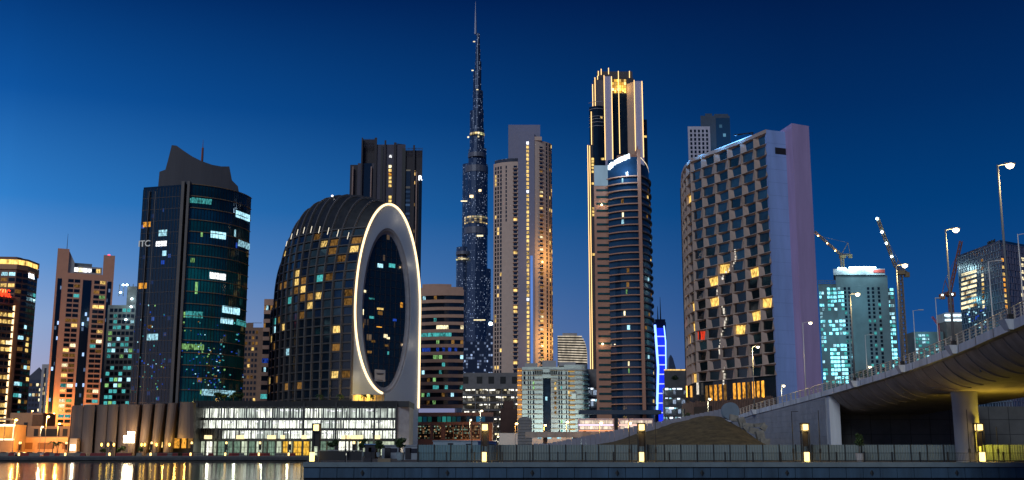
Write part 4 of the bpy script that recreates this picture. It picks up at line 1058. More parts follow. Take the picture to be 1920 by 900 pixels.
for px, py, w_, h in ((884, 368, 7, 5), (870, 377, 12, 2), (900, 357, 5, 4), (900, 442, 12, 3), (868, 485, 10, 2), (862, 606, 14, 2), (878, 257, 3, 3), (897, 256, 3, 3), (899, 600, 22, 2), (895, 168, 4, 2), (889, 78, 4, 2), (886, 132, 4, 2)):
    c = P(px, py, DB - 2.5); q.append((c.x, DB - 2.5, c.z, 0, w_ * DB / F, h * DB / F, LEDW if h > 3 else PALE))
windows(NT, q, 'lit_window')
for px, py in ((919, 607), (921, 607)):
    b = MB(); c = P(px, py, 1500); b.lathe(tuple(c), [(.8, -2), (2.0, 0), (.8, 2)], 8); NT.part('beacon', b, FLOOD)
# ---- low annex beside the needle's foot
p = path((869, 850, 1500), (935, 850, 1500)); T = Thing('needle_annex', 'low speckled block at the foot of the needle skyscraper', 'building', mid(p))
b = MB(); b.prism(back(seg(p, 30, plen(p)), 30), GZ, PZ(600, 1500)); b.prism(back(seg(p, 0, 29), 30), GZ, PZ(640, 1500)); T.part('wall', b, speckle('annex_wall', (.02, .03, .06), (3, 3, 4), .3, [(.5, .65, 1), (.3, .4, .9), (1, .8, .5)], .7))

# ---- slender pale tower
DH = 810; HW = mat('pale_tower_wall', (0.50, 0.37, 0.30), 0.8, var=0.06); HG = mat('lilac_core_wall', (0.20, 0.20, 0.28), 0.8, var=0.06); HT = mat('mauve_core_wall', (0.30, 0.25, 0.24), .8, var=.06)
T = Thing('slender_pale_tower', 'slender pale apartment tower with a vertical line of yellow stair windows', 'tower', (PX(982, 850, DH), DH, GZ)); R = rnd(25)
def hx(px0, px1, top, D, dep, ref=500, z0=None):
    b = MB(); b.sbox(PX(px0, ref, D), PX(px1, ref, D), D, D + dep, GZ if z0 is None else z0, PZ(top, D)); return b
ph = bow((PX(925, 500, DH + 8), DH + 8), (PX(971.5, 500, DH), DH), 2.5, 10)
zt = PZ(303, DH); b = MB(); b.prism(back(ph, 16), GZ, zt); T.part('left_wing', b, HW)
b = MB(); b.prism(back(offset(ph, -1), 14), zt, PZ(296, DH)); T.part('left_roof_storey', b, speckle('roof_storey', (.05, .05, .06), (1.5, 1.5, 9), .3, [(.3, .4, .6), (.5, .5, .5)], .4))
b = hx(953, 1013, 234, DH + 6, 14, 300); T.part('core', b, HG)
b = hx(971.5, 1003, 246, DH - 1.5, 10); T.part('stair_front', b, HG)
pr_ = bow((PX(1003, 500, DH - 1), DH - 1), (PX(1036, 500, DH + 10), DH + 10), 2.6, 10)
b = MB(); b.prism(back(pr_, 14), GZ, PZ(264, DH)); T.part('right_wing', b, HW)
b = MB(); b.box(PX(1003, 500, DH), PX(1017, 500, DH), DH - 1.3, DH + 6, PZ(264, DH), PZ(257, DH)); T.part('right_parapet', b, HW)
st = 3.1; nz = int((zt - GZ - 12) / st); zs = [zt - 4 - st * k for k in range(nz)]
LH = plen(ph); lw = [(0.10, WARM), (0.02, PALE), (1, DG)]
q = wall_windows(ph, [LH * f for f in (0.12, 0.24, 0.36)], zs, 1.35, 2.3, lambda i, j: choose(R, [(0.35, WARM), (1, DG)]) if j % 11 in (3, 4) or j == 0 else choose(R, [(0.05, WARM), (1, DG)]))
q.sort(key=lambda w_: w_[6] is DG); windows(T, q)
q = wall_windows(ph, [LH * .57], zs[:14], 1.0, 2.2, lambda i, j: DG) + wall_windows(ph, [LH * .9], zs, 2.6, 1.9, lambda i, j: choose(R, [(0.09, WARM), (1, BG)]))
windows(T, q)
for k in range(0, nz): 
    (x, y), a = at(ph, LH * .90); b = MB(); b.obox((x, y - .6), a, 1.9, 0.7, zs[k] - 1.5, zs[k] - 1.0); T.part('balcony', b, HW)
zt2 = PZ(262, DH); z2 = [zt2 - 3 - st * k for k in range(int((zt2 - GZ - 14) / st))]
c0 = PX(989.8, 500, DH - 1.6)
q = [(c0, DH - 1.6, z, 0, 1.75, 2.1, WHT if k in (0, 12, 38) else WARM) for k, z in enumerate(z2)]; windows(T, q, 'stair_window')
b = MB(); b.box(PX(994.6, 500, DH - 1.6), PX(999, 500, DH - 1.6), DH - 1.65, DH - 1.55, GZ + 20, PZ(480, DH)); T.part('blue_light_strip', b, glow('blue_wash', (.16, .34, .9), .7, var=.2, scale=.02))
LR = plen(pr_)
lamp('facade_uplight', (PX(1048, 640, 800), 800, PZ(640, 800)), 26000, (1, .55, .15), 1, T.r, T.loc); lamp('facade_uplight', (PX(1046, 480, 801), 801, PZ(480, 801)), 16000, (1, .55, .15), 1, T.r, T.loc)
q = wall_windows(pr_, [LR * .28], z2[1:], 2.4, 1.7, lambda i, j: choose(R, [(0.22, DIM), (0.12, PALE), (0.05, WARM), (1, BG)])); q.sort(key=lambda w_: w_[6] is BG); windows(T, q)
for z in z2[1:]: (x, y), a = at(pr_, LR * .28); b = MB(); b.obox((x, y - .6), a, 1.7, .7, z - 1.4, z - .8); T.part('balcony', b, HW)
q = wall_windows(pr_, [LR * f for f in (.55, .76, .93)], z2, 1.15, 2.3, lambda i, j: choose(R, [(0.04 + .12 * (i > 0), WARM), (0.12 * i, DIM), (1, DG)])); q.sort(key=lambda w_: w_[6] is DG); windows(T, q)

# ---- lit car park in front of the slender tower
def car_park(name, label, pth, ztop, nfl, seed, depth, cap, group, colr, dens=.6, z0=GZ):
    T = Thing(name, label, 'car park', mid(pth), group); R = rnd(seed); Lp = plen(pth)
    b = MB(); b.prism(back(offset(pth, -9), depth), z0, ztop - cap); T.part('back_wall', b, mat('car_park_inner', (.35, .34, .32), .8))
    st = (ztop - cap - z0) / nfl
    for k in range(nfl + 1):
        b = MB(); b.prism(back(pth, depth), z0 + st * k - .35, z0 + st * k + (.75 if k < nfl else cap)); T.part('deck' if k < nfl else 'roof_cap', b, mat('car_park_slab', (.16, .15, .155), .85))
    b = MB(); n = max(2, int(Lp / 7))
    for k in range(n + 1): (x, y), a = at(pth, Lp * k / n); b.obox((x, y + .4), a, .3, .3, z0, ztop - cap)
    T.part('columns', b, mat('car_park_slab', ()))
    q = []
    for k in range(nfl):
        for i in range(int(Lp / 2.4)):
            if R.random() < dens:
                (x, y), a = at(pth, Lp * (i + R.uniform(.2, .8)) / int(Lp / 2.4)); q.append((x, y + R.uniform(1.5, 8), z0 + st * (k + 1) - .65, a, R.uniform(1.0, 3.2), st * R.uniform(.12, .3), colr[0] if R.random() < .8 else colr[1]))
            if R.random() < .5 * dens:
                (x, y), a = at(pth, Lp * (i + R.uniform(.2, .8)) / int(Lp / 2.4)); q.append((x, y + R.uniform(7.5, 8.7), z0 + st * (k + .55), a, R.uniform(1, 2.4), st * .42, colr[2]))
    windows(T, q, 'ceiling_light', 60); return T
CPL = (glow('car_park_light', (1.0, .95, .82), 2.4, objvar=.4), PALE, glow('car_park_wall_light', (.75, .68, .55), .55, objvar=.6))
BPL = (glow('blue_park_light', (.72, .84, 1.0), 2.0, objvar=.4), COOL, glow('blue_park_wall_light', (.35, .45, .62), .6, objvar=.6))
pc = path((866, 850, 690), (990, 850, 690))
T = car_park('lit_car_park', 'open lit car park with heavy brown roof right of the round tan office', pc, PZ(699, 690), 9, 41, 20, PZ(699, 690) - PZ(728, 690), None, CPL, .62)
R = rnd(42)
for px in (873, 899, 921, 943, 965):      # shrubs in openings of the roof storey
    b = MB(); c = P(px, 713, 689.9); b.box(c.x - 1.7, c.x + 1.7, 689.8, 690.05, c.z - 2, c.z + 2.2); T.part('opening', b, BLK)
b = MB(); x0 = PX(938, 770, 689.7); b.box(x0, PX(972, 770, 689.7), 689.4, 689.8, GZ, PZ(766, 690)); b.box(x0 + 2, PX(962, 770, 689.7), 689.3, 689.7, PZ(766, 690), PZ(752, 690)); T.part('brown_infill', b, mat('brown_infill', (.10, .055, .045), .85))

# ---- white hotel
DJ = 600; JW = mat('white_hotel_wall', (.46, .50, .49), .75, var=.05)
T = Thing('white_hotel', 'white mid-rise hotel with deep glazed portal and thin gold floor lines', 'hotel', (PX(1030, 850, DJ), DJ, GZ)); R = rnd(50)
def jb(px0, px1, top, bot, y0, y1, b=None):
    b = b or MB(); b.sbox(PX(px0, 760, y0), PX(px1, 760, y0), y0, y1, GZ if bot is None else PZ(bot, y0), PZ(top, y0)); return b
T.part('left_wing', jb(979, 1002, 688, None, DJ, DJ + 18), JW)
T.part('orange_corner', jb(970, 978.5, 690, None, DJ + .5, DJ + 16), mat('orange_corner', (.50, .26, .15), .8))
T.part('portal_head', jb(1002, 1046, 688, 708, DJ + .2, DJ + 18), JW)
b = jb(1002, 1018, 708, None, DJ + .2, DJ + 18); T.part('portal_side', b, JW); b = jb(1033, 1046, 708, None, DJ + .8, DJ + 18); T.part('portal_side', b, mat('portal_grey', (.35, .34, .34), .8))
T.part('portal_glass', jb(1018, 1033, 708, None, DJ + 5, DJ + 18), mat('portal_glass', (.01, .02, .035), .12, var=.4))
T.part('right_wing', jb(1046, 1058, 688, None, DJ + .1, DJ + 18), JW)
pj = [(PX(1058, 760, DJ - 1), DJ - 1), (PX(1080, 760, DJ - .5), DJ - .5)] + arc(PX(1084, 760, DJ + 5), DJ + 5, 5.2, -80, 20, 8)
b = MB(); b.prism(back(pj, 14), GZ, PZ(684, DJ)); T.part('round_wing', b, JW)
b = jb(1017, 1043, 676, 688, DJ + 6, DJ + 14); jb(984, 1008, 681, 688, DJ + 6, DJ + 14, b); jb(1048, 1080, 679, 686, DJ + 4, DJ + 12, b); T.part('roof_plant', b, CON)
b = jb(1003, 1045, 693.5, 701.5, DJ - .05, DJ + .3); T.part('portal_louvre', b, mat('louvre', (.02, .022, .025), .5))
b = MB()
for k in range(1, 13): px = 1003 + 3.23 * k; jb(px - .25, px + .25, 693.5, 701.5, DJ - .12, DJ, b)
jb(1018, 1031, 691.5, 698, DJ - .14, DJ, b); T.part('louvre_bars', b, JW)
GLN = glow('gold_line', (1, .55, .12), .55, var=.2, scale=.05); fy = [694 + 9.1 * k for k in range(13)]
for y_ in fy:
    b = MB(); jb(979, 1017, y_, y_ + 1.2, DJ - .25, DJ, b); jb(1033, 1058, y_, y_ + 1.2, DJ - .25, DJ, b); b.strip(pj, .05, .35, PZ(y_ + 1.2, DJ), PZ(y_, DJ)); T.part('floor_line', b, mat('floor_line', (.30, .22, .15), .6))
    b = jb(970, 978.5, y_, y_ + 1.9, DJ + .2, DJ + .5); T.part('corner_light', b, AMB)
    b = jb(1066, 1078, y_ + 1.5, y_ + 3.2, DJ - 1.3, DJ - 1.05); T.part('corner_light', b, GLN)
for y0_ in fy:
    q = []
    for px, w_, m in ((983.5, 3.2, DG), (991, 2, DG), (995, 1.6, DG), (1000.5, 2.4, choose(R, [(.2, GRN), (1, DG)])), (1048.5, 2.6, DG), (1053, 2.4, choose(R, [(.12, GRN), (.1, TEAL), (1, DG)])), (1062, 1.8, DG), (1067, 1.8, choose(R, [(.2, WARM), (1, DG)]))):
        if px == 983.5 and y0_ > 720: continue
        c = P(px, y0_ + 5.5, DJ - .15 if px < 1058 else DJ - 1.1); q.append((PX(px, 760, c.y), c.y, c.z, 0, w_ * DJ / F, 5.4 * DJ / F, m))
    windows(T, q)
    for k in range(3): (x, y), a = at(pj, plen(pj) * (.62 + .15 * k)); b = MB(); z = PZ(y0_ + 6, DJ); b.obox((x + math.sin(a) * .6, y - math.cos(a) * .6), a, 1.3, .6, z - .9, z - .1); T.part('balcony', b, mat('balcony_glass', (.12, .2, .22), .3))
q = [(PX(1024.5, 760, DJ + 4.9), DJ + 4.9, PZ(746.5, DJ), 0, 1.1, 2.0, COOL)] + [(PX(1041.5, 760, DJ), DJ + .72, PZ(719 + 9.1 * k, DJ), 0, 1.0, 1.6, WARM if k < 2 else DIM) for k in range(7)]
windows(T, q, 'lit_window')
b = MB(); c = P(1076, 743, DJ - 1.2); b.box(c.x - 1.2, c.x + 1.2, DJ - 1.4, DJ - 1.1, c.z - 1.4, c.z + 1.4); T.part('sign_panel', b, mat('blank_sign', (.6, .62, .58), .6))
for px, W_ in ((988, 6000), (1040, 7000), (1072, 7000)): lamp('facade_flood', (PX(px, 820, DJ - 22), DJ - 22, 7), W_ * 2.2, (.80, 1, .93), 1, T.r, T.loc)

# ---- banded half-dome block behind
pk = bow(XY((1047, 850, 1000)), XY((1103, 850, 1010)), 8, 14)
T = Thing('banded_round_block', 'low rounded block with bright horizontal bands between the pale tower and the gold lined tower', 'building', mid(pk))
zt = PZ(634, 1000); n = 14; lv = (zt - PZ(700, 1000)) / n
for k in range(-4, n + 1):
    f = max(0, (k - 7) / 8); q = offset(seg(pk, 0, plen(pk) * (1 - .38 * f * f)), -0.1); z = PZ(700, 1000) + lv * k
    b = MB(); b.prism(back(q, 16), z, z + lv * .5); T.part('storey', b, DG)
    b = MB(); b.prism(back(offset(q, .6), 16), z + lv * .5, z + lv * .97); T.part('storey_band', b, glow('banded_light', (1, .86, .66), .55, var=.5, scale=.12) if k % 2 == 0 or k > 4 else CON)
b = MB(); b.prism(back(offset(seg(pk, 5, plen(pk) * .55), -4), 10), zt + lv, zt + lv + 2.5); T.part('roof', b, CON)

# ---- gold-lined tall tower and the tan balcony tower in front of it
DL = 830; LW = mat('lilac_panel', (.37, .36, .50), .75, var=.05); LB = mat('beige_return', (.36, .27, .22), .75, var=.05)
T = Thing('gold_lined_tower', 'tallest dark tower with glowing gold vertical lines and lit crown', 'tower', (PX(1160, 850, DL), DL, GZ)); R = rnd(60)
def lb(px0, px1, top, y0, dep, bot=None, ref=250, b=None):
    b = b or MB(); b.sbox(PX(px0, ref, y0), PX(px1, ref, y0), y0, y0 + dep, GZ if bot is None else PZ(bot, y0), PZ(top, y0)); return b
T.part('shaft', lb(1117, 1190, 146, DL + 6, 24), mat('shaft_dark', (.03, .03, .04), .4))
T.part('crown_drum', lb(1121, 1188, 134, DL + 9, 18), mat('crown_dark', (.05, .045, .05), .5))
T.part('left_panel', lb(1134, 1148.5, 143, DL, 12), LW); T.part('right_panel', lb(1191, 1207, 152, DL, 14), LW)
b = MB(); x0, x1 = PX(1176.5, 250, DL + 6), PX(1191, 250, DL); b.hexa([(x0, DL + 5.9, GZ), (x1, DL, GZ), (x1, DL + 10, GZ), (x0, DL + 10, GZ), (x0, DL + 5.9, PZ(153, DL)), (x1, DL, PZ(153, DL)), (x1, DL + 10, PZ(153, DL)), (x0, DL + 10, PZ(153, DL))]); T.part('beige_return', b, LB)
T.part('recess_glass', lb(1148.5, 1176.5, 176, DL + 5.6, .4), DG)
T.part('lit_crown', lb(1148.5, 1176.5, 148, DL + 5.5, .5, 174), speckle('lit_crown', (.2, .12, .03), (1.9, 1.9, 2.4), .93, [(1, .55, .08), (1, .7, .2), (1, .62, .12), (1, .85, .45)], 2.2, fill=(.08, .95)))
T.part('left_shoulder', lb(1113, 1134, 150, DL + 3, 14), mat('shoulder_dark', (.07, .065, .08), .5))
T.part('left_low_shoulder', lb(1106, 1124, 214, DL + 2, 14), DG); T.part('left_base', lb(1101, 1122, 272, DL - 1, 16), mat('shaft_dark', ()))
T.part('right_shoulder', lb(1207, 1213.5, 224, DL + 5, 12), DG)
pb = bow((PX(1106, 300, DL + 2), DL + 2), (PX(1134, 300, DL - 1), DL - 1), 3.0, 8)
b = MB(); b.prism(back(pb, 14), GZ, PZ(200, DL)); T.part('bowed_bay', b, DG)
for py in (219, 224, 230, 237, 205, 192): b = MB(); b.strip(pb, .02, .5, PZ(py + .7, DL), PZ(py, DL)); T.part('bay_line', b, mat('silver_line', (.3, .3, .33), .4))
for px, t_, b_, y in ((1134.2, 141, 300, DL - .3), (1148.4, 143, 300, DL - .3), (1161.5, 133, 288, DL + 5.2), (1191, 150, 290, DL - .3), (1205.8, 152, 295, DL - .3), (1143, 127, 139, DL + 8.7), (1123.5, 133, 142, DL + 8.7), (1129, 129, 140, DL + 8.7), (1182.5, 133, 150, DL + 8.7),
                      (1122, 142, 149, DL + 2.8), (1117, 145, 205, DL + 2.7), (1112.3, 158, 208, DL + 2.7), (1114.5, 208, 271, DL - 1.3), (1109, 209, 271, DL - 1.3), (1105.3, 273, 700, DL - 1.3), (1101.6, 272, 700, DL - 1.3)):
    b = lb(px - .65, px + .65, t_, y - .3, .3, b_); T.part('gold_line', b, LED)
q = []
for px, py in ((1110.5, 298), (1110.5, 303), (1110.5, 309), (1110.5, 315), (1110.5, 322), (1110.5, 344), (1110.5, 391), (1110.5, 397), (1110.5, 403), (1110, 477), (1128, 220), (1127, 298), (1130, 298), (1210, 256)):
    c = P(px, py, DL - 2.2 if px < 1207 else DL + 4.6); q.append((PX(px, 250, c.y), c.y, c.z, 0, 1.8, 1.7, WARM))
windows(T, q, 'lit_window')
for px, py in ((1162, 160), (1155, 165), (1170, 165)): lamp('crown_light', P(px, py, DL + 2), 900, (1, .6, .15), .5, T.r, T.loc)
# slim gold sliver building left edge
DM = 530; MT = mat('salmon_slab', (.40, .205, .14), .8, var=.06)
T = Thing('balcony_tower', 'tan banded tower with curved balconies and white lit crest before the gold lined one', 'tower', (PX(1165, 850, DM), DM, GZ)); R = rnd(61)
def mxp(px, D): return (PX(px - 2.5, 500, D), D)
pm = [mxp(1145, 531)] + bow(mxp(1146, 531), mxp(1203, 524), 2.0, 10)[1:]
zt = PZ(318, DM); ztc = PZ(300, DM)
b = MB(); b.prism(back([mxp(1118, 531.5), mxp(1146, 531.5)], 18), GZ, PZ(312, DM)); T.part('left_wall', b, MT)
b = MB(); b.prism(back(pm, 20), GZ, ztc); T.part('glass_front', b, mat('tower_front_glass', (.012, .035, .075), .1, var=.5, scale=.08))
b = MB(); b.prism(back([mxp(1119, 531.2), mxp(1146, 531.2)], 1), PZ(347, DM), PZ(309, DM)); T.part('lit_panel', b, glow('pale_blue_panel', (.30, .45, .60), .62, var=.15, scale=.1))
b = MB(); b.obox(mxp(1204.5, 523.3), 0, .75, 1.2, GZ, PZ(288, DM)); T.part('fin', b, MT)
prt = bow(mxp(1206, 524), mxp(1219, 548), 2.4, 8)
b = MB(); b.prism(back(prt, 5), GZ, PZ(312, DM)); T.part('right_bay', b, mat('right_bay_glass', (.02, .02, .03), .3, var=.4))
b = MB(); x, y = mxp(1220.5, 549); b.box(x - .4, x + .4, y, y + 12, GZ, PZ(296, DM)); T.part('right_edge', b, mat('steel_blue_panel', (.10, .13, .2), .5))
zf = PZ(772, DM); nfl = 33; st = (PZ(336, DM) - zf) / nfl
for k in range(nfl + 1):
    z = zf + st * k
    b = MB(); b.strip(pm, .02, 1.1, z - .26, z + .26); T.part('balcony_band', b, MT)
    if k % 1 == 0:
        b = MB(); b.strip(prt, .02, .8 + .35 * (k % 2), z - .3, z + .45); T.part('side_balcony', b, mat('side_balcony', (.24, .17, .16), .7))
    if k < nfl:
        b = MB(); (xa, ya), (xb, yb) = mxp(1122.5, 531.4), mxp(1145, 531.4); b.box(xa, xb, ya - .1, ya, z + st * .32, z + st * .62); T.part('teal_window_band', b, mat('teal_window_band', (.01, .05, .055), .2, var=.5, scale=.4))
LM = plen(pm); q = []
for k in range(nfl):
    for f in (.52, .62, .74):
        m = choose(R, [(.07, GRN), (.05, PALE), (.05, DIM), (.03, COOL), (1, None)])
        if m and f != .74 or R.random() < .03:
            (x, y), a = at(pm, LM * (f + R.uniform(-.03, .03))); q.append((x + math.sin(a) * .1, y - math.cos(a) * .1, zf + st * (k + .5), a, R.uniform(.6, 1.6), st * .62, m or PALE))
for k in range(nfl):
    if R.random() < .3: (x, y), a = at(prt, plen(prt) * R.uniform(.1, .9)); q.append((x + math.sin(a) * .15, y - math.cos(a) * .15, zf + st * (k + .5), a, 1.6, st * .45, choose(R, [(.5, DIM), (.2, COOL), (1, WARM)])))
windows(T, q, 'lit_window')
cr = seg(pm, .5, LM * .72); CRS = glow('crest_light', (.75, .9, 1), 4.5, var=.5, scale=.5)
b = MB(); crp = [at(pm, LM * (.05 + .68 * i / 12))[0] for i in range(13)]
for i, (x, y) in enumerate(crp):
    zc_ = PZ(314 - 15 * (i / 12) ** .8, DM); h_ = R.uniform(.7, 1.5); w_ = R.uniform(.35, .55); b = MB(); b.box(x - w_, x + w_, y - .9, y - .5, zc_ - h_, zc_ + h_ * .9); T.part('crest_light', b, CRS)
b = MB(); b.line([(x, y - .3, PZ(316 - 15 * (i / 12) ** .8, DM)) for i, (x, y) in enumerate(crp)], .18); T.part('crest_rail', b, GRY)
crr = [at(prt, plen(prt) * i / 6)[0] for i in range(7)]; b = MB(); rows = [[(x, y - .4, PZ(301 + 22 * i / 6, DM)) for i, (x, y) in enumerate(crr)], [(x, y - .4, PZ(299 + 22 * i / 6, DM)) for i, (x, y) in enumerate(crr)]]; b.grid(rows); T.part('crest_light', b, glow('side_crest_light', (1, .8, .55), 1.3, var=.9, scale=.6))
b = MB()
c0_, c1_ = P(1157, 292, 536), P(1203, 280, 536); b.hexa([(c0_.x, 536, c0_.z - 1.2), (P(1188, 292, 536).x, 536, c0_.z - 1.2), (P(1188, 292, 536).x, 540, c0_.z - 1.2), (c0_.x, 540, c0_.z - 1.2), (c0_.x, 536, c0_.z + .2), (P(1188, 292, 536).x, 536, c0_.z + .8), (P(1188, 292, 536).x, 540, c0_.z + .8), (c0_.x, 540, c0_.z + .2)])
for px in (1158, 1172, 1187): c = P(px, 300, 536); b.box(c.x - .4, c.x + .4, 536, 537, ztc - 1, c0_.z - 1.2)
A_ = P(1186, 296, 535); B_ = P(1198, 296, 535); C_ = P(1196, 272, 535); b.poly([A_, B_, C_]); b.poly([A_ + Vector((0, 1, 0)), C_ + Vector((0, 1, 0)), B_ + Vector((0, 1, 0))]); b.poly([A_, C_, C_ + Vector((0, 1, 0)), A_ + Vector((0, 1, 0))])
T.part('roof_pergola', b, MT)
for px, py, w_ in ((1130, 384, 7), (1128, 645, 8)): b = MB(); c = P(px, py, 530.6); b.lathe((PX(px, 500, 530.6), 530.6, c.z), [(.2, -.4), (.5, 0), (.2, .4)], 8); T.part('balcony_lamp', b, BULBW); lamp('balcony_light', (PX(px, 500, 529), 529, c.z + .2), 250, (1, .75, .4), .2, T.r, T.loc)
for py in (393, 405, 432): b = MB(); c = P(1217, py, 545.5); b.box(c.x - .5, c.x + .5, 545.2, 545.6, c.z - 1.2, c.z + 1.6); T.part('side_light', b, COOL)
lamp('crest_wash', P(1165, 312, 518), 9000, (.5, .75, 1), 1, T.r, T.loc)
b = MB(); b.box(PX(1085, 780, 520), PX(1240, 780, 520), 519, 522, PZ(777, 520), PZ(769, 520)); T.part('podium_edge', b, mat('podium_slate', (.04, .06, .09), .6))

# ---- blue-lit slim tower with masts
DN = 900; T = Thing('blue_lit_tower', 'slim tower outlined in brilliant blue light with twin masts', 'tower', (PX(1238, 850, DN), DN, GZ))
zt = PZ(604, DN); A_, B_ = PX(1227, 700, DN), PX(1251, 700, DN)
b = MB(); b.box(A_, B_, DN, DN + 14, GZ, zt); b.box(PX(1229, 600, DN), PX(1248, 600, DN), DN + 2, DN + 10, zt, PZ(598, DN)); T.part('body', b, mat('navy_body', (.01, .015, .08), .3))
BG1 = glow('electric_blue', (.01, .03, 1.0), 1.3, var=.4, scale=.08); BG2 = glow('ice_blue_tube', (.18, .35, 1.0), 3.5, var=0); BG3 = glow('pale_blue_bar', (.35, .40, 1.0), 1.8, var=.2)
nf = 12
for k in range(nf):
    z0, z1 = zt - 4 - (zt - GZ - 14) * k / nf, zt - 4 - (zt - GZ - 14) * (k + 1) / nf
    b = MB(); b.box(PX(1233, 700, DN), PX(1249, 700, DN), DN - .3, DN - .1, z1 + .8, z0 - .8); T.part('blue_bay', b, BG1)
    b = MB(); b.box(PX(1233, 700, DN), PX(1250, 700, DN), DN - .6, DN - .2, z1 - .45, z1 + .45); T.part('blue_bar', b, BG3)
b = MB(); b.line([P(1228, 609, DN - 1), P(1234, 690, DN - 1), P(1232, 768, DN - 1)], .95); T.part('edge_tube', b, BG2)
b = MB(); b.line([P(1245, 611, DN - 1), P(1248, 640, DN - 1), P(1249.5, 770, DN - 1)], .5); T.part('edge_tube', b, BG2)
b = MB()
for px, t_ in ((1233.5, 573), (1238.6, 556)): c = P(px, 600, DN + 4); b.tube((c.x, DN + 4, c.z - 2), (c.x, DN + 4, PZ(t_, DN)), .6, .15)
T.part('masts', b, BLK)
p = path((1262, 850, 1400), (1275, 850, 1400)); T = Thing('sail_top_tower', 'dark far tower with slanted curved top right of the blue lit one', 'tower', mid(p))
b = MB(); pp = [P(a, c, 1400) for a, c in ((1254, 700), (1255, 672), (1258, 665), (1262, 672), (1267, 690), (1268, 700))]
k = len(pp); b.poly(pp); b.poly([q_ + Vector((0, 12, 0)) for q_ in pp][::-1])
for i in range(k): j = (i + 1) % k; b.poly([pp[i], pp[j], pp[j] + Vector((0, 12, 0)), pp[i] + Vector((0, 12, 0))])
b.box(pp[0].x, pp[-1].x, 1400, 1412, GZ, pp[0].z); T.part('body', b, mat('far_navy', (.03, .045, .09), .4))
b = MB(); b.box(pp[0].x + 1, pp[-1].x - 1, 1399.8, 1400, GZ + 10, pp[0].z); T.part('glazing', b, DG)
p = path((1249, 850, 640), (1294, 850, 640)); T = car_park('blue_lit_car_park', 'white lit open car park between the blue lit tower and the block-windowed hotel', p, PZ(692, 640), 7, 62, 16, PZ(692, 640) - PZ(726, 640), 'car parks lit in white', BPL, .8)
b = MB(); b.box(p[0][0], p[1][0], 639.7, 640.2, PZ(694.5, 640), PZ(692.5, 640)); T.part('roof_lights', b, glow('roof_gold', (1, .62, .2), 1.2, scale=.4))
R = rnd(63); b = MB(); c = P(1266, 708, 639.5); leaf_cloud(b, (c.x, 639.5, c.z), 2.2, .5, 1.4, 60, .5, R); T.part('roof_plant', b, [LF1, LF2])
p = path((1090, 850, 620), (1126, 850, 620)); T = car_park('pale_lit_car_park', 'pale open car park between the white hotel and the tan balcony tower', p, PZ(692, 620), 6, 64, 16, PZ(692, 620) - PZ(725, 620), 'car parks lit in white', BPL, .5)

# ---- block-windowed hotel with blank mauve walls
PF = path((1291, 850, 400), (1293, 850, 385), (1299, 850, 375), (1312, 850, 365.5), (1338, 850, 359), (1365, 850, 353), (1414, 850, 342), (1463, 850, 330.5))
T = Thing('faceted_hotel', 'big hotel slab with staggered faceted windows and blank lilac end walls', 'hotel', (PX(1400, 850, 345), 345, GZ)); R = rnd(70)
LPF = plen(PF); NCW = 11; zb, ztp = PZ(703, 331), PZ(249, 330.5); NR = 22; rh = (ztp - zb) / NR
def fpt(s, z, o=0.0):
    (x, y), a = at(PF, max(0, min(LPF, s))); return (x + math.sin(a) * o, y - math.cos(a) * o, z)
FAC = mat('faceted_panel', (.36, .27, .22), .75, var=.08)
wallb = MB(); glassq = []
LITROOMS = [(1296, 372), (1362, 496), (1338, 524), (1353, 519), (1412, 506), (1338, 565), (1303, 573), (1292, 575), (1442, 568), (1416, 596), (1305, 615), (1297, 640), (1307, 703), (1386, 625), (1404, 620)]
REDROOMS = [(1313, 635), (1289, 685), (1291, 610)]
cw = LPF / NCW
PHG = [mat('hotel_glass_%d' % i, c, .1, var=.3) for i, c in enumerate(((.004, .007, .010), (.008, .022, .030), (.018, .048, .078), (.028, .07, .11)))]
for j in range(NR):
    z0 = zb + rh * j; z1 = z0 + rh
    for i in range(NCW):
        s0 = i * cw; s1 = min(LPF, s0 + cw)
        if s1 - s0 < .3: continue
        w_ = s1 - s0; d = -0.8
        k1, k2 = R.uniform(-.02, .02), R.uniform(-.02, .02)
        if j % 2: q = [(s0 + w_ * (.33 + k1), z0 + rh * .05), (s0 + w_ * (.99), z0 + rh * .15), (s0 + w_ * (.96 + k2), z1 - rh * .06), (s0 + w_ * (.24 + k1), z1 - rh * .15)]
        else: q = [(s0 + w_ * (.03 + k1), z0 + rh * .15), (s0 + w_ * (.66 + k2), z0 + rh * .05), (s0 + w_ * (.76 + k2), z1 - rh * .15), (s0 + w_ * (.05 + k1), z1 - rh * .06)]
        O = [fpt(s0, z0), fpt(s1, z0), fpt(s1, z1), fpt(s0, z1)]; I = [fpt(max(s0, min(s1, a)), z, d) for a, z in q]
        for e_ in range(4): wallb.poly([O[e_], O[(e_ + 1) % 4], I[(e_ + 1) % 4], I[e_]])
        f = j / NR; u_ = R.random()
        cpx, cpy = pix(*[sum(v_[k_] for v_ in I) / 4 for k_ in range(3)])
        hit_ = lambda L__: any(abs(cpx - a_) < max(4, w_ * math.cos(at(PF, (s0 + s1) / 2)[1]) * 3.0) and abs(cpy - b_) < 9.6 for a_, b_ in L__)
        if hit_(LITROOMS): m = glow('hotel_room', (1, .60, .14), 1.15, var=1.1, scale=.8) if u_ < .8 else DIM
        elif hit_(REDROOMS): m = glow('red_curtain_room', (.8, .05, .02), .7, objvar=.3)
        elif f > .42 or i < 3: m = PHG[2] if u_ < .5 else PHG[1] if u_ < .8 else PHG[3]  # bluer glass higher up: sky reflection put into the colour
        else: m = PHG[0] if u_ < .8 else PHG[1]
        glassq.append((m, I, j))
T.part('facade_panel', wallb, FAC)
order = sorted(glassq, key=lambda g_: (g_[0] in PHG, ))
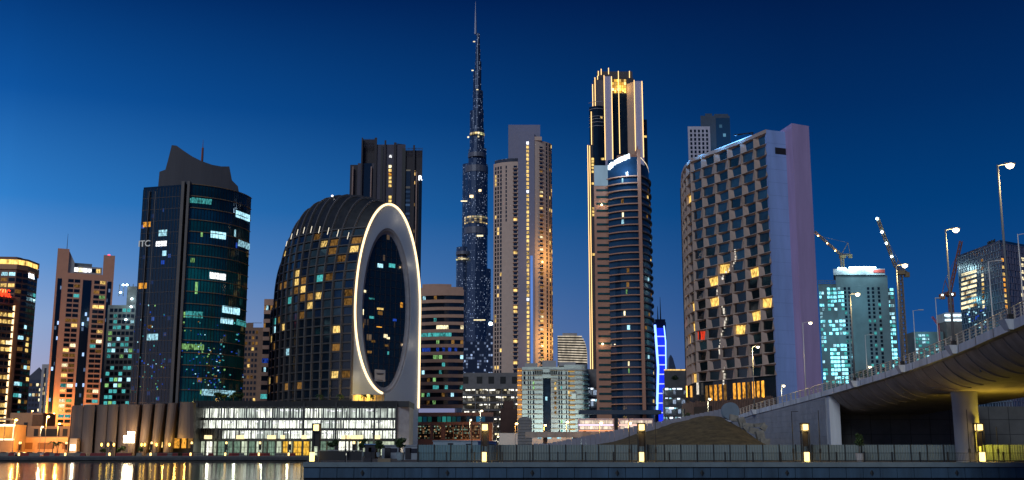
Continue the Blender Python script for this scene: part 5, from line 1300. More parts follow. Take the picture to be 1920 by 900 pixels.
for m, I, j in order[:100]: b = MB(); b.poly(I); T.part('window', b, m)
b = MB(); ms = []
for m, I, j in order[100:]:
    if m not in ms: ms.append(m)
    b.poly(I, ms.index(m))
T.part('window', b, ms, stuff=True)
# core of the slab, parapet
cx0, cy0 = PF[-1]
W1 = [(cx0, cy0), XY((1503, 850, 333))]
b = MB(); inner_ = offset(PF, -1.0); b.prism(inner_[:-1] + [W1[1], (W1[1][0] + 6, 372), (PF[0][0], 402)], GZ, ztp - .3); T.part('core', b, BLK)
b = MB(); b.strip(PF, -.9, .05, ztp, ztp + 1.1); T.part('parapet', b, FAC)
LIL = mat('lilac_wall', (.23, .34, .62), .8, var=.13, scale=.3, streak=True); MAU = mat('mauve_wall', (.40, .29, .48), .8, var=.13, scale=.3, streak=True)
zw = PZ(244, 331)
b = MB(); b.prism([W1[0], W1[1], (W1[1][0], 345), (W1[0][0], 345)], GZ, zw); T.part('end_wall', b, LIL)
pa, pb_ = at(W1, plen(W1) * .40)[0], at(W1, plen(W1) * .93)[0]
b = MB(); b.prism(back([(pa[0], pa[1] - .06), (pb_[0], pb_[1] - .06)], .02)[:2] + [(pb_[0], pb_[1] + .1), (pa[0], pa[1] + .1)], PZ(287.5, 331), PZ(275.5, 331)); T.part('end_wall_opening', b, BLK)
xs0, xs1 = XY((1514.5, 850, 328))[0], XY((1548, 850, 331))[0]
b = MB(); b.prism([(xs0, 328), (xs1, 331), (xs1 - 1, 352), (xs0 - 4.5, 352)], GZ, PZ(231, 328)); T.part('end_slab', b, MAU)
b = MB(); b.box(W1[1][0], xs0 + .5, 335.5, 336.5, GZ, PZ(246, 336)); T.part('glass_slot', b, DG)
b = MB()
for k in range(14): z = GZ + 16 + k * 5.6; b.box(W1[1][0] + .05, xs0 - .1, 335.2, 335.5, z, z + .3)
T.part('slot_transom', b, GRY)
lamp('slot_light', (W1[1][0] + .7, 334, PZ(716, 334)), 20, (.7, 1, 1), .1, T.r, T.loc)
b = MB()
for k in range(1, 24): z = GZ + (zw - GZ) * k / 24; b.strip(W1, 0, .015, z - .04, z + .04)
T.part('panel_joint', b, mat('joint_line', (.16, .24, .45), .9))  # thin joint lines in a darker tone of the wall colour
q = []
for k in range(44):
    py = 470 + k * 5.8; q.append(px_window(PF, 1352 + 10 * math.sin(k * .35) * (1 - k / 60) + (6 if k < 8 else 0) * (8 - k) / 2 + R.uniform(-1.5, 1.5), py, R.uniform(.8, 2.2), R.uniform(2, 6), glow('streak_and_sign_glow', (1, .9, .75), .8, var=.9, scale=1.2), 345, -.45))
windows(T, q[::1], 'lit_window', 44)  # narrow glowing quads painted in as a reflected light streak, not lit rooms
# roof light strip washing the parapet blue
b = MB(); b.tube(fpt(LPF * .45, ztp + 1.6, -1.2), fpt(LPF * .88, ztp + 1.6, -1.2), .12); T.part('roof_light_strip', b, glow('roof_blue', (.15, .45, 1), 7, var=0))
for f in (.42, .55, .70, .82): lamp('roof_wash', fpt(LPF * f, ztp + 1.9, 1.6), 650, (.10, .40, 1), .4, T.r, T.loc)
b = MB(); c = fpt(LPF * .85, ztp + 2.4, -2); b.tube((c[0] - 5, c[1], c[2]), (c[0] + 1.2, c[1], c[2] + .8), .25); b.tube((c[0] + .8, c[1], c[2] + .6), (c[0] + .8, c[1], c[2] - 2.6), .2); T.part('cleaning_cradle', b, BLK)
# base storeys
zd = PZ(745, 331)
b = MB(); b.strip(PF, -1.2, -.6, zd, zb); T.part('base_glazing', b, DG)
q = wall_windows([offset(PF, -.55)[k] for k in range(len(PF))], [LPF * (.52 + .031 * k) for k in range(13) if k not in (5,)], [(zd + zb) / 2 - .5], 1.15, 5.0, lambda i, j: AMB if i % 4 else DIM)
windows(T, q, 'restaurant_window')
b = MB(); pod = offset(PF, 1.6); b.strip(pod, -1.0, 0, GZ, zd); b.prism(back(offset(PF, .6), 1)[:len(PF)] + [(PF[-1][0], 345), (PF[0][0] + 3, 402)], zd - .4, zd - .1); T.part('plinth', b, mat('brown_plinth', (.06, .042, .036), .8))
b = MB(); s = 0
while s < plen(pod): (x, y), a = at(pod, s); b.obox((x + math.sin(a) * .15, y - math.cos(a) * .15), a, .16, .14, GZ, zd + .25 * (int(s * 7) % 3)); s += .8
T.part('timber_slats', b, mat('timber_slats', (.14, .085, .065), .7, var=.3, scale=1))
for f, w_ in ((.25, 3.5), (.55, 4.5)): (x, y), a = at(pod, LPF * f); b = MB(); b.obox((x + math.sin(a) * .4, y - math.cos(a) * .4), a, w_, .15, GZ, PZ(757, 340)); T.part('entrance', b, BLK)
b = MB(); (x, y), a = at(PF, LPF * .18); b.obox((x + math.sin(a) * .3, y - math.cos(a) * .3), a, .35, .2, PZ(740, 370), PZ(718, 370)); T.part('corner_light', b, glow('orange_tube', (1, .45, .08), 3, var=0))
b = MB(); (x, y), a = at(PF, LPF * .475); b.obox((x + math.sin(a) * .3, y - math.cos(a) * .3), a, .5, .1, PZ(735, 350), PZ(712, 350)); T.part('entrance_sign', b, glow('streak_and_sign_glow', (), 1))
# pale tower and dark tower peering over the hotel roof
p = path((1308, 850, 900), (1352, 850, 900)); T = Thing('white_grid_tower', 'white gridded tower top rising behind the faceted hotel', 'tower', mid(p)); R = rnd(71)
zt = PZ(237, 900); b = MB(); b.prism(back(p, 16), GZ, zt); T.part('wall', b, mat('white_grid_wall', (.46, .44, .52), .8))
windows(T, wall_windows(p, frange(1, plen(p) - 1, 5), [zt - 4 - 3.6 * k for k in range(18)], 1.7, 2.4, lambda i, j: DG))
p = path((1334, 850, 930), (1392, 850, 930)); T = Thing('dark_slab_tower', 'dark blue tower top behind the white gridded one', 'tower', mid(p))
zt = PZ(217, 930); b = MB(); b.prism(back(p, 16), GZ, zt); b.prism(back(seg(p, 4, 10), 8), zt, zt + 2); b.prism(back(seg(p, 12, 24), 8), zt, zt + 1.6); T.part('wall', b, mat('dark_slab_wall', (.045, .06, .085), .6))
b = MB(); q = seg(p, 13, 25); b.prism([(q[0][0], q[0][1] - .2), (q[1][0], q[1][1] - .2), (q[1][0], q[1][1] - .02), (q[0][0], q[0][1] - .02)], GZ + 90, zt - 2); T.part('glazing', b, speckle('dark_slab_glass', (.02, .05, .09), (3, 3, 4), .12, [(.2, .5, .7), (.1, .3, .5)], .5))
lamp('roof_glow', (P(1362, 262, 905)), 9000, (.1, .5, 1), 1, T.r, T.loc)

# ---- teal construction tower, cranes
DR = 640; T = Thing('teal_construction_tower', 'concrete tower under construction glowing teal behind the flyover', 'tower', (PX(1610, 850, DR), DR, GZ)); R = rnd(80)
RC = mat('teal_concrete', (.12, .165, .18), .85, var=.2, scale=.1)
def rb(px0, px1, top, y0, dep, bot=None, b=None): b = b or MB(); b.sbox(PX(px0, 650, y0), PX(px1, 650, y0), y0, y0 + dep, GZ if bot is None else PZ(bot, y0), PZ(top, y0)); return b
T.part('left_wing', rb(1540, 1584, 533, DR + 2, 18), RC); T.part('main_core', rb(1574, 1672, 516, DR, 22), RC); T.part('right_wing', rb(1664, 1684, 541, DR + 4, 16), RC)
b = rb(1570, 1668, 504, DR - 1, 20, 515); T.part('top_deck', b, mat('pale_formwork', (.42, .45, .47), .7))
b = rb(1646, 1668, 505, DR - 1.4, .3, 511); T.part('red_barrier', b, mat('red_barrier', (.45, .06, .05), .7))
b = MB()
for k in range(14): x = PX(1541 + 3.2 * k, 650, DR + 2); b.box(x - .08, x + .08, DR + 1.8, DR + 2, PZ(533, DR), PZ(524, DR))
for k in range(3): b.box(PX(1541, 650, DR), PX(1584, 650, DR), DR + 1.8, DR + 1.9, PZ(532 - 3.5 * k, DR) - .1, PZ(532 - 3.5 * k, DR) + .1)
T.part('edge_netting', b, GRY)
TEALB = glow('bright_teal_room', (.25, .85, 1.0), 1.7, objvar=.5)
q = []
rows_ = [k for k in range(24)]
for k in range(24):
    py = 541 + 7.6 * k; z = PZ(py, DR); h = 1.5
    for px0, px1, n, y, dens, m0 in ((1558, 1588, 5, DR + 1.9 if False else DR - .1, .82 if not (6 <= k <= 7 or 12 <= k <= 13) else .05, TEALB), (1541, 1550, 2, DR + 1.9, .55, TEALB), (1668, 1682, 2, DR + 3.9, .85, TEALB)):
        for i in range(n):
            if R.random() < dens:
                px = px0 + (px1 - px0) * (i + .5) / n; q.append((PX(px, 650, y), y - (0 if px > 1575 or px < 1552 else 0), z, 0, (px1 - px0) / n * DR / F * .85, h, choose(R, [(.55, TEALB), (.25, COOL), (1, TEAL)])))
    for px in (1590, 1598, 1634, 1643, 1654):
        u_ = R.random(); q.append((PX(px, 650, DR), DR - .1, z, 0, 1.3, h, TEAL if u_ < (.35 if px > 1640 and k > 8 else .12) else DG))
q2 = []
for w_ in q:
    x, y, z, a, ww, h, m = w_
    if x < PX(1574, 650, DR) and y < DR: y = DR + 1.9
    q2.append((x, y, z, a, ww, h, m))
q2.sort(key=lambda w_: w_[6] is DG); windows(T, q2)
for px in [1573, 1579, 1584] + [1594 + 4.6 * k for k in range(11)]:
    b = MB(); c = P(px, 501.5 if px > 1590 else 503, DR - 1.5); b.lathe(tuple(c), [(.3, -.5), (.8, 0), (.3, .5)], 8); T.part('floodlight', b, FLOOD)
for px, py, W_ in ((1600, 499, 3500), (1640, 499, 3500)): lamp('deck_flood', P(px, py, DR - 4), W_, (.5, .9, 1), 1, T.r, T.loc)
lamp('shaft_flood', P(1630, 560, DR - 14), 4200, (.3, .8, 1), 1, T.r, T.loc); lamp('shaft_flood', P(1575, 620, DR - 14), 4600, (.3, .85, 1), 1, T.r, T.loc)
lamp('shaft_flood', P(1625, 660, DR - 14), 1800, (.3, .8, 1), 1, T.r, T.loc)
YEL = mat('crane_yellow', (.21, .15, .08), .6); CRD = mat('crane_rust', (.20, .07, .03), .6)
def lattice(b, A, B, w, r, n):
    A, B = Vector(A), Vector(B); d = (B - A).normalized(); u = Vector((0, 1, 0)); v = d.cross(u).normalized(); cs = [(-1, -1), (1, -1), (1, 1), (-1, 1)]
    pt = lambda i, c: A.lerp(B, i / n) + v * c[0] * w / 2 + u * c[1] * w / 2
    for c in cs: b.tube(pt(0, c), pt(n, c), r, None, 5)
    for i in range(n):
        for k in range(4): b.tube(pt(i, cs[k]), pt(i + 1, cs[(k + 1) % 4]), r * .6, None, 4); b.tube(pt(i, cs[k]), pt(i, cs[(k + 1) % 4]), r * .6, None, 4)
def crane(label, D, mast, top, jib0, jib1, cj, apex, w, colr, lamps, tall=None):
    c = P(mast, top, D); T = Thing('tower_crane', label, 'crane', (c.x, D, GZ), 'tower cranes')
    zb_ = tall if tall is not None else GZ
    b = MB(); lattice(b, (c.x, D, zb_), (c.x, D, c.z), w, w * .13, int((c.z - zb_) / (w * 1.6))); T.part('mast', b, colr)
    b = MB(); b.box(c.x - w * .9, c.x + w * 1.2, D - w, D + w, c.z, c.z + w * 1.1); T.part('cab', b, colr)
    A, B = P(*jib0, D), P(*jib1, D); b = MB(); lattice(b, A, B, w * .7, w * .10, max(6, int((B - A).length / (w * 1.3)))); T.part('jib', b, colr)
    C = P(*cj, D); b = MB(); lattice(b, A, C, w * .7, w * .10, 4); b.box(C.x - w * .7, C.x + w * .7, D - w * .5, D + w * .5, C.z - w * 1.2, C.z + w * .2); T.part('counter_jib', b, colr)
    E = P(*apex, D); b = MB(); b.tube(A, E, w * .12, None, 5); b.tube(E, C, w * .10, None, 5); b.tube(E, A.lerp(B, .8), w * .05, None, 4); T.part('apex_frame', b, colr)
    for px, py, s_ in lamps: b = MB(); q_ = P(px, py, D - w); b.lathe(tuple(q_), [(.3 * s_, -.6 * s_), (.8 * s_, 0), (.3 * s_, .6 * s_)], 8); T.part('work_light', b, FLOOD if s_ > .55 else BULB)
    return T
crane('yellow tower crane on the teal tower with jib pointing left', DR + 6, 1579, 484, (1577, 478), (1527, 434), (1594, 478), (1590, 455), 1.5, YEL, ((1534, 442, .5), (1551, 456, .5), (1566, 470, .5)), PZ(505, DR))
crane('tower crane with steep floodlit jib beside a flyover lamp', 520, 1688, 515, (1679, 500), (1645, 408), (1700, 512), (1684, 488), 1.6, YEL, ((1644.5, 410, .9), (1653.5, 435, .85), (1662, 456, .8), (1672, 481, .8)), None)
crane('rust coloured tower crane with raised jib behind the tall flyover lamp', 760, 1782, 556, (1781, 548), (1802, 452), (1766, 553), (1772, 525), 2.4, CRD, ((1767, 553, .7), (1786, 552, .7)), None)
# ---- low floodlit construction block
p = path((1713, 850, 700), (1806, 850, 700)); T = Thing('low_construction_block', 'low unfinished block with white floodlit deck beside the blue glass block', 'building', mid(p)); R = rnd(81)
b = MB(); b.box(PX(1713, 620, 700), PX(1768, 620, 700), 700, 716, GZ, PZ(622, 700)); T.part('frame_wing', b, RC)
b = MB(); b.box(PX(1773, 620, 700), PX(1812, 620, 700), 698, 714, GZ, PZ(602, 700)); T.part('core', b, UNF)
b = MB(); b.box(PX(1771, 600, 700), PX(1812, 600, 700), 697.5, 712, PZ(603, 700), PZ(587, 700)); T.part('top_deck', b, mat('pale_formwork', ()))
for k in range(2): b = MB(); b.box(PX(1772, 600, 697), PX(1810, 600, 697), 696.9, 697.4, PZ(602 - 9 * k, 697) , PZ(598.5 - 9 * k, 697)); T.part('light_row', b, glow('deck_light_row', (.7, .9, 1), 2.2, var=.6, scale=.4))
q = []
for k in range(9):
    for i in range(7):
        if R.random() < .5: px = 1717 + 7 * i; q.append((PX(px, 620, 699.9), 699.9, PZ(629 + 6.5 * k, 700), 0, 1.9, 1.3, choose(R, [(.5, TEAL), (1, COOL)])))
windows(T, q, 'lit_window')
lamp('block_flood', P(1740, 628, 690), 2500, (.3, .85, 1), 1, T.r, T.loc)
c = P(1756, 605, 690); T = Thing('striped_jib', 'small red and white crane jib poking above the low construction block', 'crane jib', (c.x, 690, GZ))
b = MB(); A_, B_ = P(1748, 594, 690), P(1759, 609, 690); lattice(b, A_, B_, .9, .14, 6); T.part('jib', b, mat('jib_red', (.5, .1, .12), .6))
b = MB(); lattice(b, (B_.x, 690, GZ), B_, .9, .12, 20); T.part('mast', b, mat('jib_red', ()))

# ---- blue glass block at right
UD = 540; ul, uc, ur = XY((1822, 850, 585)), XY((1908, 850, UD)), XY((1985, 850, 560))
pu = [ul, uc, ur]; zt = PZ(450, UD); T = Thing('blue_glass_block', 'blue glass office block with pale vertical fins at the right edge', 'office building', (uc[0], UD, GZ)); R = rnd(90)
b = MB(); b.prism(pu + [(ur[0] * 640 / ur[1], 640), (ul[0] * 640 / ul[1], 640)], GZ, zt); T.part('body', b, mat('block_glass_blue', (.012, .035, .085), .15, var=.35, scale=.15))
LA, LBb = [ul, uc], [uc, ur]; st = 3.2; nz = int((zt - GZ) / st)
def grid_lines(pth, nvert, m, seed):
    R_ = rnd(seed); b = MB(); Lp = plen(pth)
    for k in range(nz + 1): b.strip(pth, .02, .28, GZ + st * k - .11, GZ + st * k + .11)
    for k in range(nz):
        for i in range(nvert):
            (x, y), a = at(pth, Lp * (i + (.5 if k % 2 else 0) + R_.uniform(-.2, .2) + .2) / nvert); b.obox((x, y - .1), a, .07, .18, GZ + st * k, GZ + st * (k + 1))
    T.part('fin_grid', b, m)
grid_lines(LA, 17, mat('pale_blue_fin', (.20, .27, .36), .5), 1); grid_lines(LBb, 26, mat('violet_fin', (.16, .15, .22), .5), 2)
q = []
LL = plen(LA)
for k, py in enumerate((510, 519, 528, 537, 546, 555, 564, 573)):
    for i in range(6): q.append(px_window(LA, 1806 + 4.4 * i, py + (4 - i) * 1.2, 3.8, 4.6, PALE if R.random() < .85 else DIM, UD, .1))
for py in (488, 503, 516, 525, 533, 541, 549, 557, 566, 575): q.append(px_window(LA, 1841.5 + .03 * (py - 480), py, 2.2, 5, choose(R, [(.4, WARM), (.3, DIM), (1, PALE)]), UD, .1))
for py in (487, 501, 514, 524, 534, 544, 554, 565, 575):
    for px in (1873, 1868) if R.random() < .6 else (1874,): q.append(px_window(LBb, px + .05 * (py - 480) - 0, py, 4.6, 6, WARM if R.random() < .6 else AMB, UD, .1))
for py in (486, 497, 510, 522, 540, 553): q.append(px_window(LBb, 1917, py, 5, 6, PALE, UD, .1))
for k in range(26): q.append(px_window(LA, R.uniform(1812, 1850), R.uniform(575, 620), 1.6, 2.5, COOL if R.random() < .5 else BLU, UD, .1))
windows(T, q, 'lit_window')
for k in range(6): b = MB(); (x, y), a = at(LA, LL * (.78 + .03 * k)); b.box(x - .25, x + .25, y + 2, y + 2.5, zt, zt + 1.2 + .3 * (k % 2)); T.part('roof_vent', b, BLK)

# ================================================================== THE FAR BANK
# pleated metal-clad block
DP = 410; T = Thing('pleated_wall_block', 'long windowless block of tall pleated grey brown panels on the far bank', 'building', (PX(245, 850, DP), DP, GZ)); R = rnd(100)
PLM = mat('pleat_panel', (.125, .088, .072), .6, var=.10, scale=.25, streak=True)
b = MB(); b.box(PX(128, 850, DP + 6), PX(362, 850, DP + 6), DP + 6, DP + 22, GZ, PZ(763, DP + 6)); T.part('core', b, mat('core_dark', (.012, .014, .018), .5))
pl = [(126, 150, 1.6), (150, 172, .2), (172, 196, 1.5), (196, 216, .4), (216, 234, 1.2)]
for a0, a1, dd in pl:
    x0, x1 = PX(a0, 850, DP), PX(a1, 850, DP); n = 6; pth = [(x0 + (x1 - x0) * i / n, DP + dd * (1 - i / n) ** 1.5 + (1.2 - dd * .3) * math.sin(math.pi * i / n) * -.6) for i in range(n + 1)]
    b = MB(); b.prism(back(pth, 3), GZ, PZ(760 - (a0 - 126) * .03, DP)); T.part('panel', b, PLM, smooth=False)
for (t0, t1, b0, b1) in ((237, 263, 234, 253), (268, 287, 259, 275), (291, 310, 282, 297), (314, 332, 305, 320), (337, 363, 331, 363)):
    zt_ = PZ(758.5 - (t0 - 237) * .035, DP); zb_ = GZ if t0 != 337 else PZ(822, DP); q0, q1, q2, q3 = PX(b0, 850, DP), PX(b1, 850, DP), PX(t1, 770, DP), PX(t0, 770, DP)
    b = MB(); n = 5; rows = []
    for f in (0, .5, 1):
        z = zb_ + (zt_ - zb_) * f; xa, xb = q0 + (q3 - q0) * f, q1 + (q2 - q1) * f
        rows.append([(xa * 1.006, DP + 4, z)] + [(xa + (xb - xa) * i / n, DP - 1.5 * math.sin(math.pi * i / n / 1.3), z) for i in range(n + 1)] + [(xb * 1.0, DP + 2.2, z)])
    b.grid(rows); b.poly(rows[-1]); T.part('panel', b, PLM)
q = []
for px, py, w_, h, m in ((278.5, 808, 4, 7, COOL), (303, 794, 4, 5, COOL), (302, 810, 6, 7, COOL), (328, 794, 5, 5, WHT), (326, 811, 3, 4, COOL), (278, 823, 6, 5, WARM), (301, 823, 7, 7, WARM), (278, 836, 6, 12, WARM), (301, 834, 8, 10, WARM), (331, 831, 12, 18, AMB), (345, 831, 8, 18, AMB), (357, 831, 8, 18, DIM)):
    y = DP + 5.9; c = P(px, py, y); q.append((c.x, y - .1, c.z, 0, w_ * y / F, h * y / F, m))
windows(T, q, 'lit_window')
for px, py, W_ in ((330, 824, 500), (348, 834, 400), (285, 832, 400), (307, 832, 400)): lamp('doorway_light', P(px, py, DP - 2.5), W_, (1, .6, .12), .3, T.r, T.loc)
# temporary floodlight rig
c = P(242, 820, 402); T = Thing('floodlight_rig', 'dazzling bank of floodlights on a trailer before the pleated wall', 'floodlight', (c.x, 402, GZ))
b = MB(); b.tube((c.x, 402.4, GZ), (c.x, 402.4, c.z + 2.4), .14); b.box(c.x - 1.2, c.x + 1.2, 401.6, 403.4, GZ + .5, GZ + 1.4); T.part('mast_trailer', b, YEL)
FL = glow('work_floodlight', (1, .86, .58), 12, var=0, sample=True)
for i in range(3):
    for k in range(3):
        if (i, k) == (0, 2): continue
        b = MB(); b.box(c.x - 1.9 + 1.3 * i, c.x - .75 + 1.3 * i, 402, 402.25, c.z - 1.9 + 1.35 * k, c.z - .7 + 1.35 * k); T.part('flood_lamp', b, FL)
lamp('flood', (c.x, 401.2, c.z), 3500, (1, .72, .36), .8, T.r, T.loc); lamp('flood', (c.x - .5, 404.5, c.z + 1), 2600, (1, .62, .24), .8, T.r, T.loc)

# podium car park with slatted screen
D5 = 425; T = Thing('screened_car_park', 'three storey lit car park with slatted screen and glazed shops below', 'car park', (PX(560, 850, D5), D5, GZ)); R = rnd(101)
X0, X1, XE = PX(362, 800, D5), PX(744, 800, D5), PX(766, 800, D5)
z3 = PZ(752, D5); lev = [PZ(824, D5), PZ(804.5, D5), PZ(785, D5), PZ(763, D5)]
SL = mat('podium_slab', (.035, .037, .04), .7)
b = MB(); b.box(X0, XE, D5, D5 + 24, lev[3], z3); T.part('roof_slab', b, SL)
for k in range(3): b = MB(); b.box(X0, X1, D5 - .1, D5 + 24, lev[k] - .55, lev[k] + .35); T.part('deck', b, SL)
b = MB(); b.box(X0, XE, D5 + 14, D5 + 15, GZ, lev[3]); T.part('back_wall', b, mat('podium_back', (.45, .45, .43), .8))
SCR = glow('podium_interior', (.95, 1, .86), 1.6, var=.9, scale=.3); SCD = glow('podium_interior_dim', (.85, .95, .85), .8, var=.8, scale=.3)
for k in range(3):
    x = X0 + (4.5 if k else 7)
    xs = [PX(p_, 800, D5) for p_ in (378, 412, 446, 480, 510, 540, 569, 600, 630, 665, 702, 743)]
    for xa, xb in zip(xs, xs[1:]):
        if k == 0 and xb < PX(420, 800, D5): continue
        b = MB(); b.box(xa, xb - .2, D5 + 2.2, D5 + 2.3, lev[k] + .4, lev[k + 1] - .5); T.part('lit_bay', b, SCR if R.random() < .75 and not (k == 2 and xb < 0 and R.random() < .5) else SCD)
    b = MB()
    x = X0 + .5
    while x < X1:
        w_ = R.choice((.08, .12, .16, .24, .5)); 
        b.box(x, x + w_, D5 - .35 - R.uniform(0, .2), D5 - .2, lev[k] - .2 + R.uniform(-.1, .6), lev[k + 1] - R.uniform(-.3, .5)); x += w_ + R.choice((.12, .2, .3, .45, .6))
    T.part('slat_screen', b, mat('screen_slats', (.10, .10, .10), .5, var=.4, scale=1.5))
    q = []
    for i in range(30): q.append((R.uniform(X0 + 6, X1 - 1), D5 + 1.6, lev[k + 1] - R.uniform(1.0, 1.6), 0, R.uniform(.8, 1.8), .45, WHT))
    windows(T, q, 'ceiling_light', 30)
b = MB()
x = X0
while x < X1: b.box(x, x + .12, D5 - .3, D5 - .05, lev[3] - .1, z3 + .2); x += .5
T.part('roof_fins', b, SL)
for px in (368, 569, 630, 702, 743): x = PX(px, 800, D5); b = MB(); b.box(x - .32, x + .32, D5 - .75, D5, GZ, z3 - .6); T.part('column', b, SL)
b = MB(); b.box(X0, PX(418, 800, D5), D5 - .25, D5 + .3, lev[0], lev[1]); T.part('dark_screen', b, mat('dark_screen', (.01, .012, .018), .6))
SHP = [glow('shop_pale', (.75, .85, .62), .8, var=.6, scale=.5), glow('shop_white', (1, 1, .85), 1.2, var=.5, scale=.5), glow('shop_amber', (1, .55, .06), .9, var=.7, scale=.7), glow('shop_green', (.35, .55, .4), .4, var=.7, scale=.6)]
ed = [364, 374, 384, 398, 406, 421, 436, 450, 464, 478, 492, 500, 516, 528, 540, 548, 566, 580, 596, 612, 632, 654, 668, 690, 712, 740]
for a0, a1 in zip(ed, ed[1:]):
    m = SHP[2] if 545 < a0 < 570 or a0 in (528,) else SHP[1] if a0 in (364, 632, 654, 384) else R.choice((SHP[0], SHP[0], SHP[3]))
    b = MB(); x0_, x1_ = PX(a0, 840, D5), PX(a1, 840, D5); b.box(x0_ + .25, x1_ - .25, D5 + 1.0, D5 + 1.1, GZ + .3, lev[0] - .7); o = T.part('shopfront', b, m)
    b = MB(); n = max(2, int((x1_ - x0_) / 1.2))
    for i in range(n + 1): xx = x0_ + .3 + (x1_ - x0_ - .6) * i / n; b.box(xx - .05, xx + .05, D5 + .85, D5 + 1, GZ + .3, lev[0] - .7)
    b.box(x0_ + .3, x1_ - .3, D5 + .82, D5 + 1, GZ + 3.2, GZ + 3.35); T.part('glazing_bars', b, BLK, o)
for px in ed[::2]: x = PX(px, 840, D5); b = MB(); b.box(x - .22, x + .22, D5 + .1, D5 + .6, GZ, lev[0] - .5); T.part('pillar', b, SL)
for a0, a1 in ((383, 396), (363, 369), (443, 457), (501, 516), (526, 533), (565, 574), (590, 599), (640, 655), (657, 680), (703, 712)):
    b = MB(); b.box(PX(a0, 820, D5 - 2), PX(a1, 820, D5 - 2), D5 - 2, D5 - .9, PZ(823, D5 - 2), PZ(816, D5 - 2)); T.part('lit_canopy', b, glow('canopy_light', (1, .78, .4), 1.5, var=.3, scale=1))
for px in range(390, 740, 50): lamp('shop_spill', (PX(px, 835, D5 - 4), D5 - 4, 5), 420, (.95, 1, .75), .5, T.r, T.loc)
b = MB(); b.prism([(X1, D5 - .1), (XE, D5 + 2.5), (XE, D5 + 20), (X1, D5 + 20)], GZ, lev[3]); T.part('end_wall', b, mat('podium_end_wall', (.33, .34, .38), .7))
for px in (750, 758): lamp('end_uplight', (PX(px, 835, D5 - 1.5), D5 - 1.5, 4), 200, (1, .8, .5), .2, T.r, T.loc)

# trees
def tree(name, label, x, y, z, H, r, seed, kind='round', group=None, leaf=.3, n=90, hz=.4):
    R = rnd(seed); T = Thing(name, label, 'palm' if kind == 'palm' else 'tree', (x, y, z), group)
    b = MB(); bend = R.uniform(-.3, .3); top = Vector((x + bend, y, z + H * (.95 if kind == 'palm' else .7))); b.tube((x, y, z), top, H * .04, H * .022, 8); 
    if kind != 'palm':
        for k in range(4): a = k * 1.6 + R.random(); b.tube((x + bend * .6, y, z + H * .45), (x + bend + math.cos(a) * r * .6, y + math.sin(a) * r * .6, z + H * (.65 + .06 * k)), H * .018, H * .006, 6)
    T.part('trunk', b, BARK); b = MB()
    if kind == 'palm':
        for k in range(22):
            a = R.uniform(0, 2 * math.pi); up = R.uniform(-.1, .9); prev = None; L_ = r * R.uniform(.85, 1.1)
            for i in range(7):
                t = i / 6; c = top + Vector((math.cos(a) * L_ * t, math.sin(a) * L_ * t, L_ * (up * t - .95 * t * t)))
                if prev is not None:
                    s_ = Vector((-math.sin(a), math.cos(a), -.35)) * .28 * r * (1 - t * .7) * .5
                    b.poly([prev, c, c + s_ + Vector((0, 0, -.12 * r * .5)), prev + s_], k % 2); s2_ = Vector((math.sin(a), -math.cos(a), -.35)) * .28 * r * (1 - t * .7) * .5
                    b.poly([prev, c, c + s2_, prev + s2_], k % 2)
                prev = c
    else:
        for k in range(10):
            a = R.uniform(0, 6.28); rr = r * R.uniform(.1, .7); leaf_cloud(b, (x + bend + math.cos(a) * rr, y + math.sin(a) * rr, z + H * R.uniform(.62, .95)), r * .45, r * .45, H * .15, n, leaf, R, 0, .2)
    T.part('crown', b, [LF1, LF2]); return T
for k, (px, lab) in enumerate(((408, 'small yellow-lit tree at the left end of the podium roof'), (421, 'bushy yellow-lit tree on the podium roof below the curved glass tower'), (437, 'rounded tree on the podium roof right of the bushy one'), (450, 'small shrub tree on the podium roof below the tan block'))):
    tree('roof_tree', lab, PX(px, 750, 431), 431, z3, 3.3 - .4 * (k % 2), 1.6, 200 + k, group='trees on the podium roof', leaf=.25)
for k, (px, lab) in enumerate(((601, 'yellow-lit palm on the podium roof left of the white oval face'), (637, 'tall yellow-lit palm on the podium roof at the foot of the ribbed wall'), (683, 'lit palm on the podium roof in front of the white oval face'), (699, 'second lit palm on the podium roof in front of the white oval face'))):
    tree('roof_palm', lab, PX(px, 750, 432), 432, z3, 2.6, 1.9, 210 + k, 'palm', 'palms on the podium roof')
lamp('roof_garden_light', (PX(640, 745, 428), 428, z3 + 1.5), 500, (1, .66, .12), .4, OV.r, OV.loc)
lamp('roof_garden_light', (PX(690, 745, 428), 428, z3 + 1.5), 600, (1, .66, .12), .4, OV.r, OV.loc)
lamp('roof_garden_light', (PX(425, 745, 428), 428, z3 + 1.2), 250, (1, .66, .12), .4, GT.r, GT.loc)
c = XY((690, 748, 440)); T = Thing('roof_pavilion', 'small glowing yellow pavilion on the podium roof before the oval face', 'pavilion', (c[0], 440, z3))
b = MB(); b.box(c[0] - 6, c[0] + 6, 441, 443, z3, z3 + 3); T.part('back_wall', b, mat('pavilion_wall', (.6, .45, .25), .8))
b = MB(); b.box(c[0] - 6.3, c[0] + 6.3, 438.5, 443.2, z3 + 3.01, z3 + 3.3); T.part('roof', b, CON)
b = MB()
for k in range(6): x = c[0] - 5.8 + 2.3 * k; b.box(x - .1, x + .1, 438.8, 439, z3, z3 + 3)
T.part('posts', b, GRY)
lamp('pavilion_light', (c[0], 439.6, z3 + 2.4), 700, (1, .66, .15), .4, T.r, T.loc); lamp('pavilion_light', (c[0] - 4, 439.6, z3 + 2.4), 500, (1, .66, .15), .4, T.r, T.loc)

